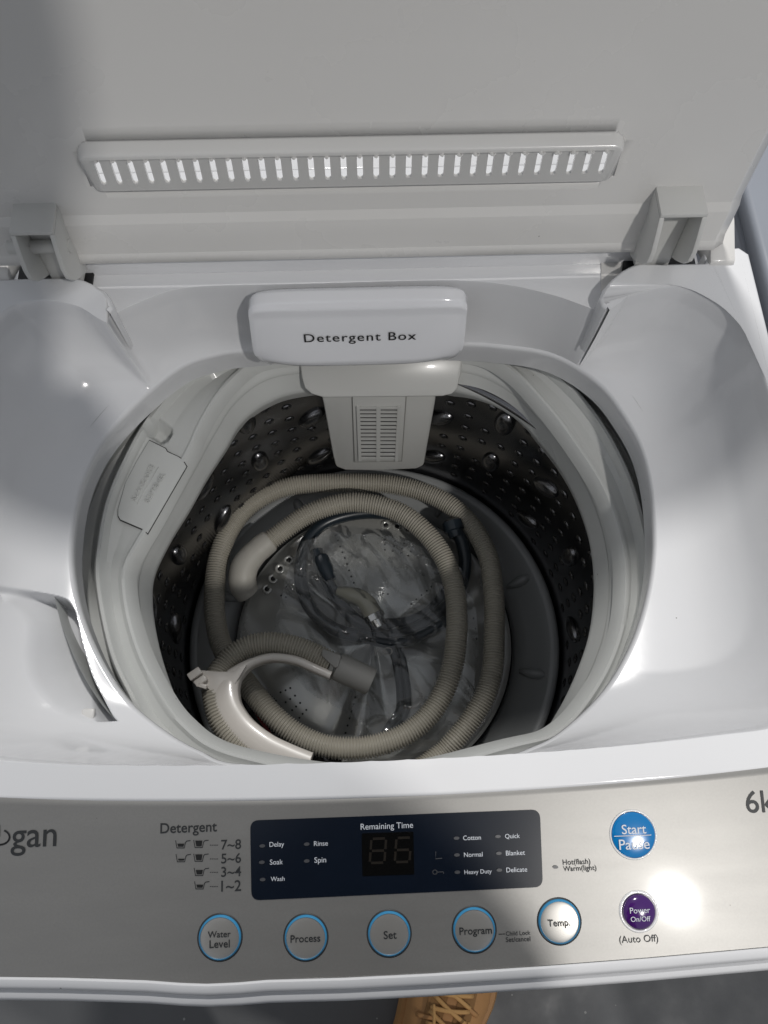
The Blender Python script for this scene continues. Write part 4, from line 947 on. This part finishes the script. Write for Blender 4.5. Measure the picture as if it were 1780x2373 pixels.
ph_o = bx('phone', 0, 0, 0, .074, .150, .008, 'phone', bev=.0035, M4=Matrix.Translation((.016, -.058, 1.3065)) @ Matrix.Rotation(rad(20), 4, 'X')); ph_o['label'] = 'dark phone held in both hands above the open washing machine'; ph_o['category'] = 'phone'

# shoes
def shoe(ox, oy, rot, par):
    Mt = Matrix.Translation((ox, oy, 0)) @ Matrix.Rotation(rot, 4, 'Z') @ Matrix.Scale(1.22, 4)
    def outl(t, grow=0.):               # half-widths along the shoe, t 0 heel .. 1 toe
        l = np.interp(t, [0, .04, .12, .3, .5, .7, .85, .95, 1], [.0, .022, .034, .038, .040, .050, .046, .030, 0]); return l+grow*(l > 0)
    ts = np.r_[0, .015, .04, np.linspace(.08, .92, 30), .95, .975, .99, 1]; Ls = .31
    V = []; n = 20
    for t in ts:
        w = max(float(outl(t)), .001); hgt = float(np.interp(t, [0, .03, .15, .3, .45, .62, .8, .93, 1], [.05, .095, .105, .105, .098, .082, .062, .050, .030]))
        off = .006*math.sin(t*math.pi)
        for k in range(n):
            a = math.pi*k/(n-1); c = math.cos(a); s_ = math.sin(a); xw = w*abs(c)**.75*(1 if c > 0 else -1)*(.72+.28*(1-s_**2)); V.append(Mt @ Vector((xw+off, t*Ls, .028+(hgt-.028)*s_**.8)))
    up = mk('shoe', V, grid_faces(len(ts), n), 'shoe'); bm = bmesh.new(); bm.from_mesh(up.data); bmesh.ops.recalc_face_normals(bm, faces=bm.faces[:]); bm.to_mesh(up.data); bm.free(); fixparent(up, par)
    V = []
    for z, g in ((.0, .003), (.006, .008), (.020, .009), (.031, .005), (.032, -.004)):
        loop = [(float(outl(t, g))+.006*math.sin(t*math.pi), t*(Ls+.012)-.006) for t in ts]+[(-float(outl(t, g))+.006*math.sin(t*math.pi), t*(Ls+.012)-.006) for t in ts[::-1]]
        V += [Mt @ Vector((x, y, z)) for x, y in loop]
    k = len(ts)*2; so = mk('sole', V, grid_faces(5, k, True)+[tuple(range(4*k, 5*k))], 'sole', sharp=40); bm = bmesh.new(); bm.from_mesh(so.data); bmesh.ops.remove_doubles(bm, verts=bm.verts[:], dist=.0001); bmesh.ops.recalc_face_normals(bm, faces=bm.faces[:]); bm.to_mesh(so.data); bm.free(); fixparent(so, up)
    def top(x, t, lift=0.):             # point on the upper
        w = float(outl(t)); hgt = float(np.interp(t, [0, .03, .15, .3, .45, .62, .8, .93, 1], [.05, .095, .105, .105, .098, .082, .062, .050, .030])); q = min(abs(x)/w, .98)
        # invert the section approximately
        best = min(np.linspace(0, math.pi/2, 60), key=lambda a: abs(abs(math.cos(a))**.75*(.72+.28*(1-math.sin(a)**2))-q)); return Vector((x+.006*math.sin(t*math.pi), t*Ls, .028+(hgt-.028)*math.sin(best)**.8+lift))
    # mesh insets each side of the laces
    for sgn in (-1, 1):
        V = [Mt @ top(sgn*(.006+.021*u), .50+.36*v-.03*u, .0012) for v in np.linspace(0, 1, 12) for u in np.linspace(0, 1, 6)]
        o = mk('mesh_vamp', V, grid_faces(12, 6), 'shoemesh'); fixparent(o, up)
        # overlay strips
        for t0 in (.52, .60, .68, .76):
            p = [Mt @ top(sgn*x, t0+.03-x*1.1, .0022) for x in np.linspace(.008, .034, 7)]; o = tube('overlay_strip', p, .0032, 'shoe', seg=8, ry=.0016); fixparent(o, up)
    for i, t0 in enumerate(np.linspace(.46, .76, 7)):
        sg = 1 if i % 2 else -1
        for s2_ in (-1, 1):
            p = [Mt @ top(x*s2_, t0+.02*(x/.022)*1., .004+.003*(1-abs(x)/.022)) for x in np.linspace(-.022, .022, 9)]; o = tube('lace', p, .0030, 'lace', seg=8, ry=.0016); fixparent(o, up)
    for s_ in (-1, 1):                  # bow loops
        base_ = top(0, .46, .008); p = [Mt @ (base_+Vector((s_*x, y, z))) for x, y, z in ((0, 0, 0), (.014, .016, .008), (.030, .022, .006), (.036, .008, -.002), (.024, -.004, .0), (.0, .0, .002))]
        o = tube('lace', cr([tuple(v) for v in p], 6), .0026, 'lace', seg=8); fixparent(o, up)
        p = [Mt @ (base_+Vector((s_*x, y, z))) for x, y, z in ((0, 0, 0), (.012, .02, .002), (.016, .045, -.006), (.022, .062, -.016))]; o = tube('lace', cr([tuple(v) for v in p], 6), .0022, 'lace', seg=8); fixparent(o, up)
shoe(-.002, -.530, rad(-25), PS)
shoe(-.22, -.80, rad(6), PS)
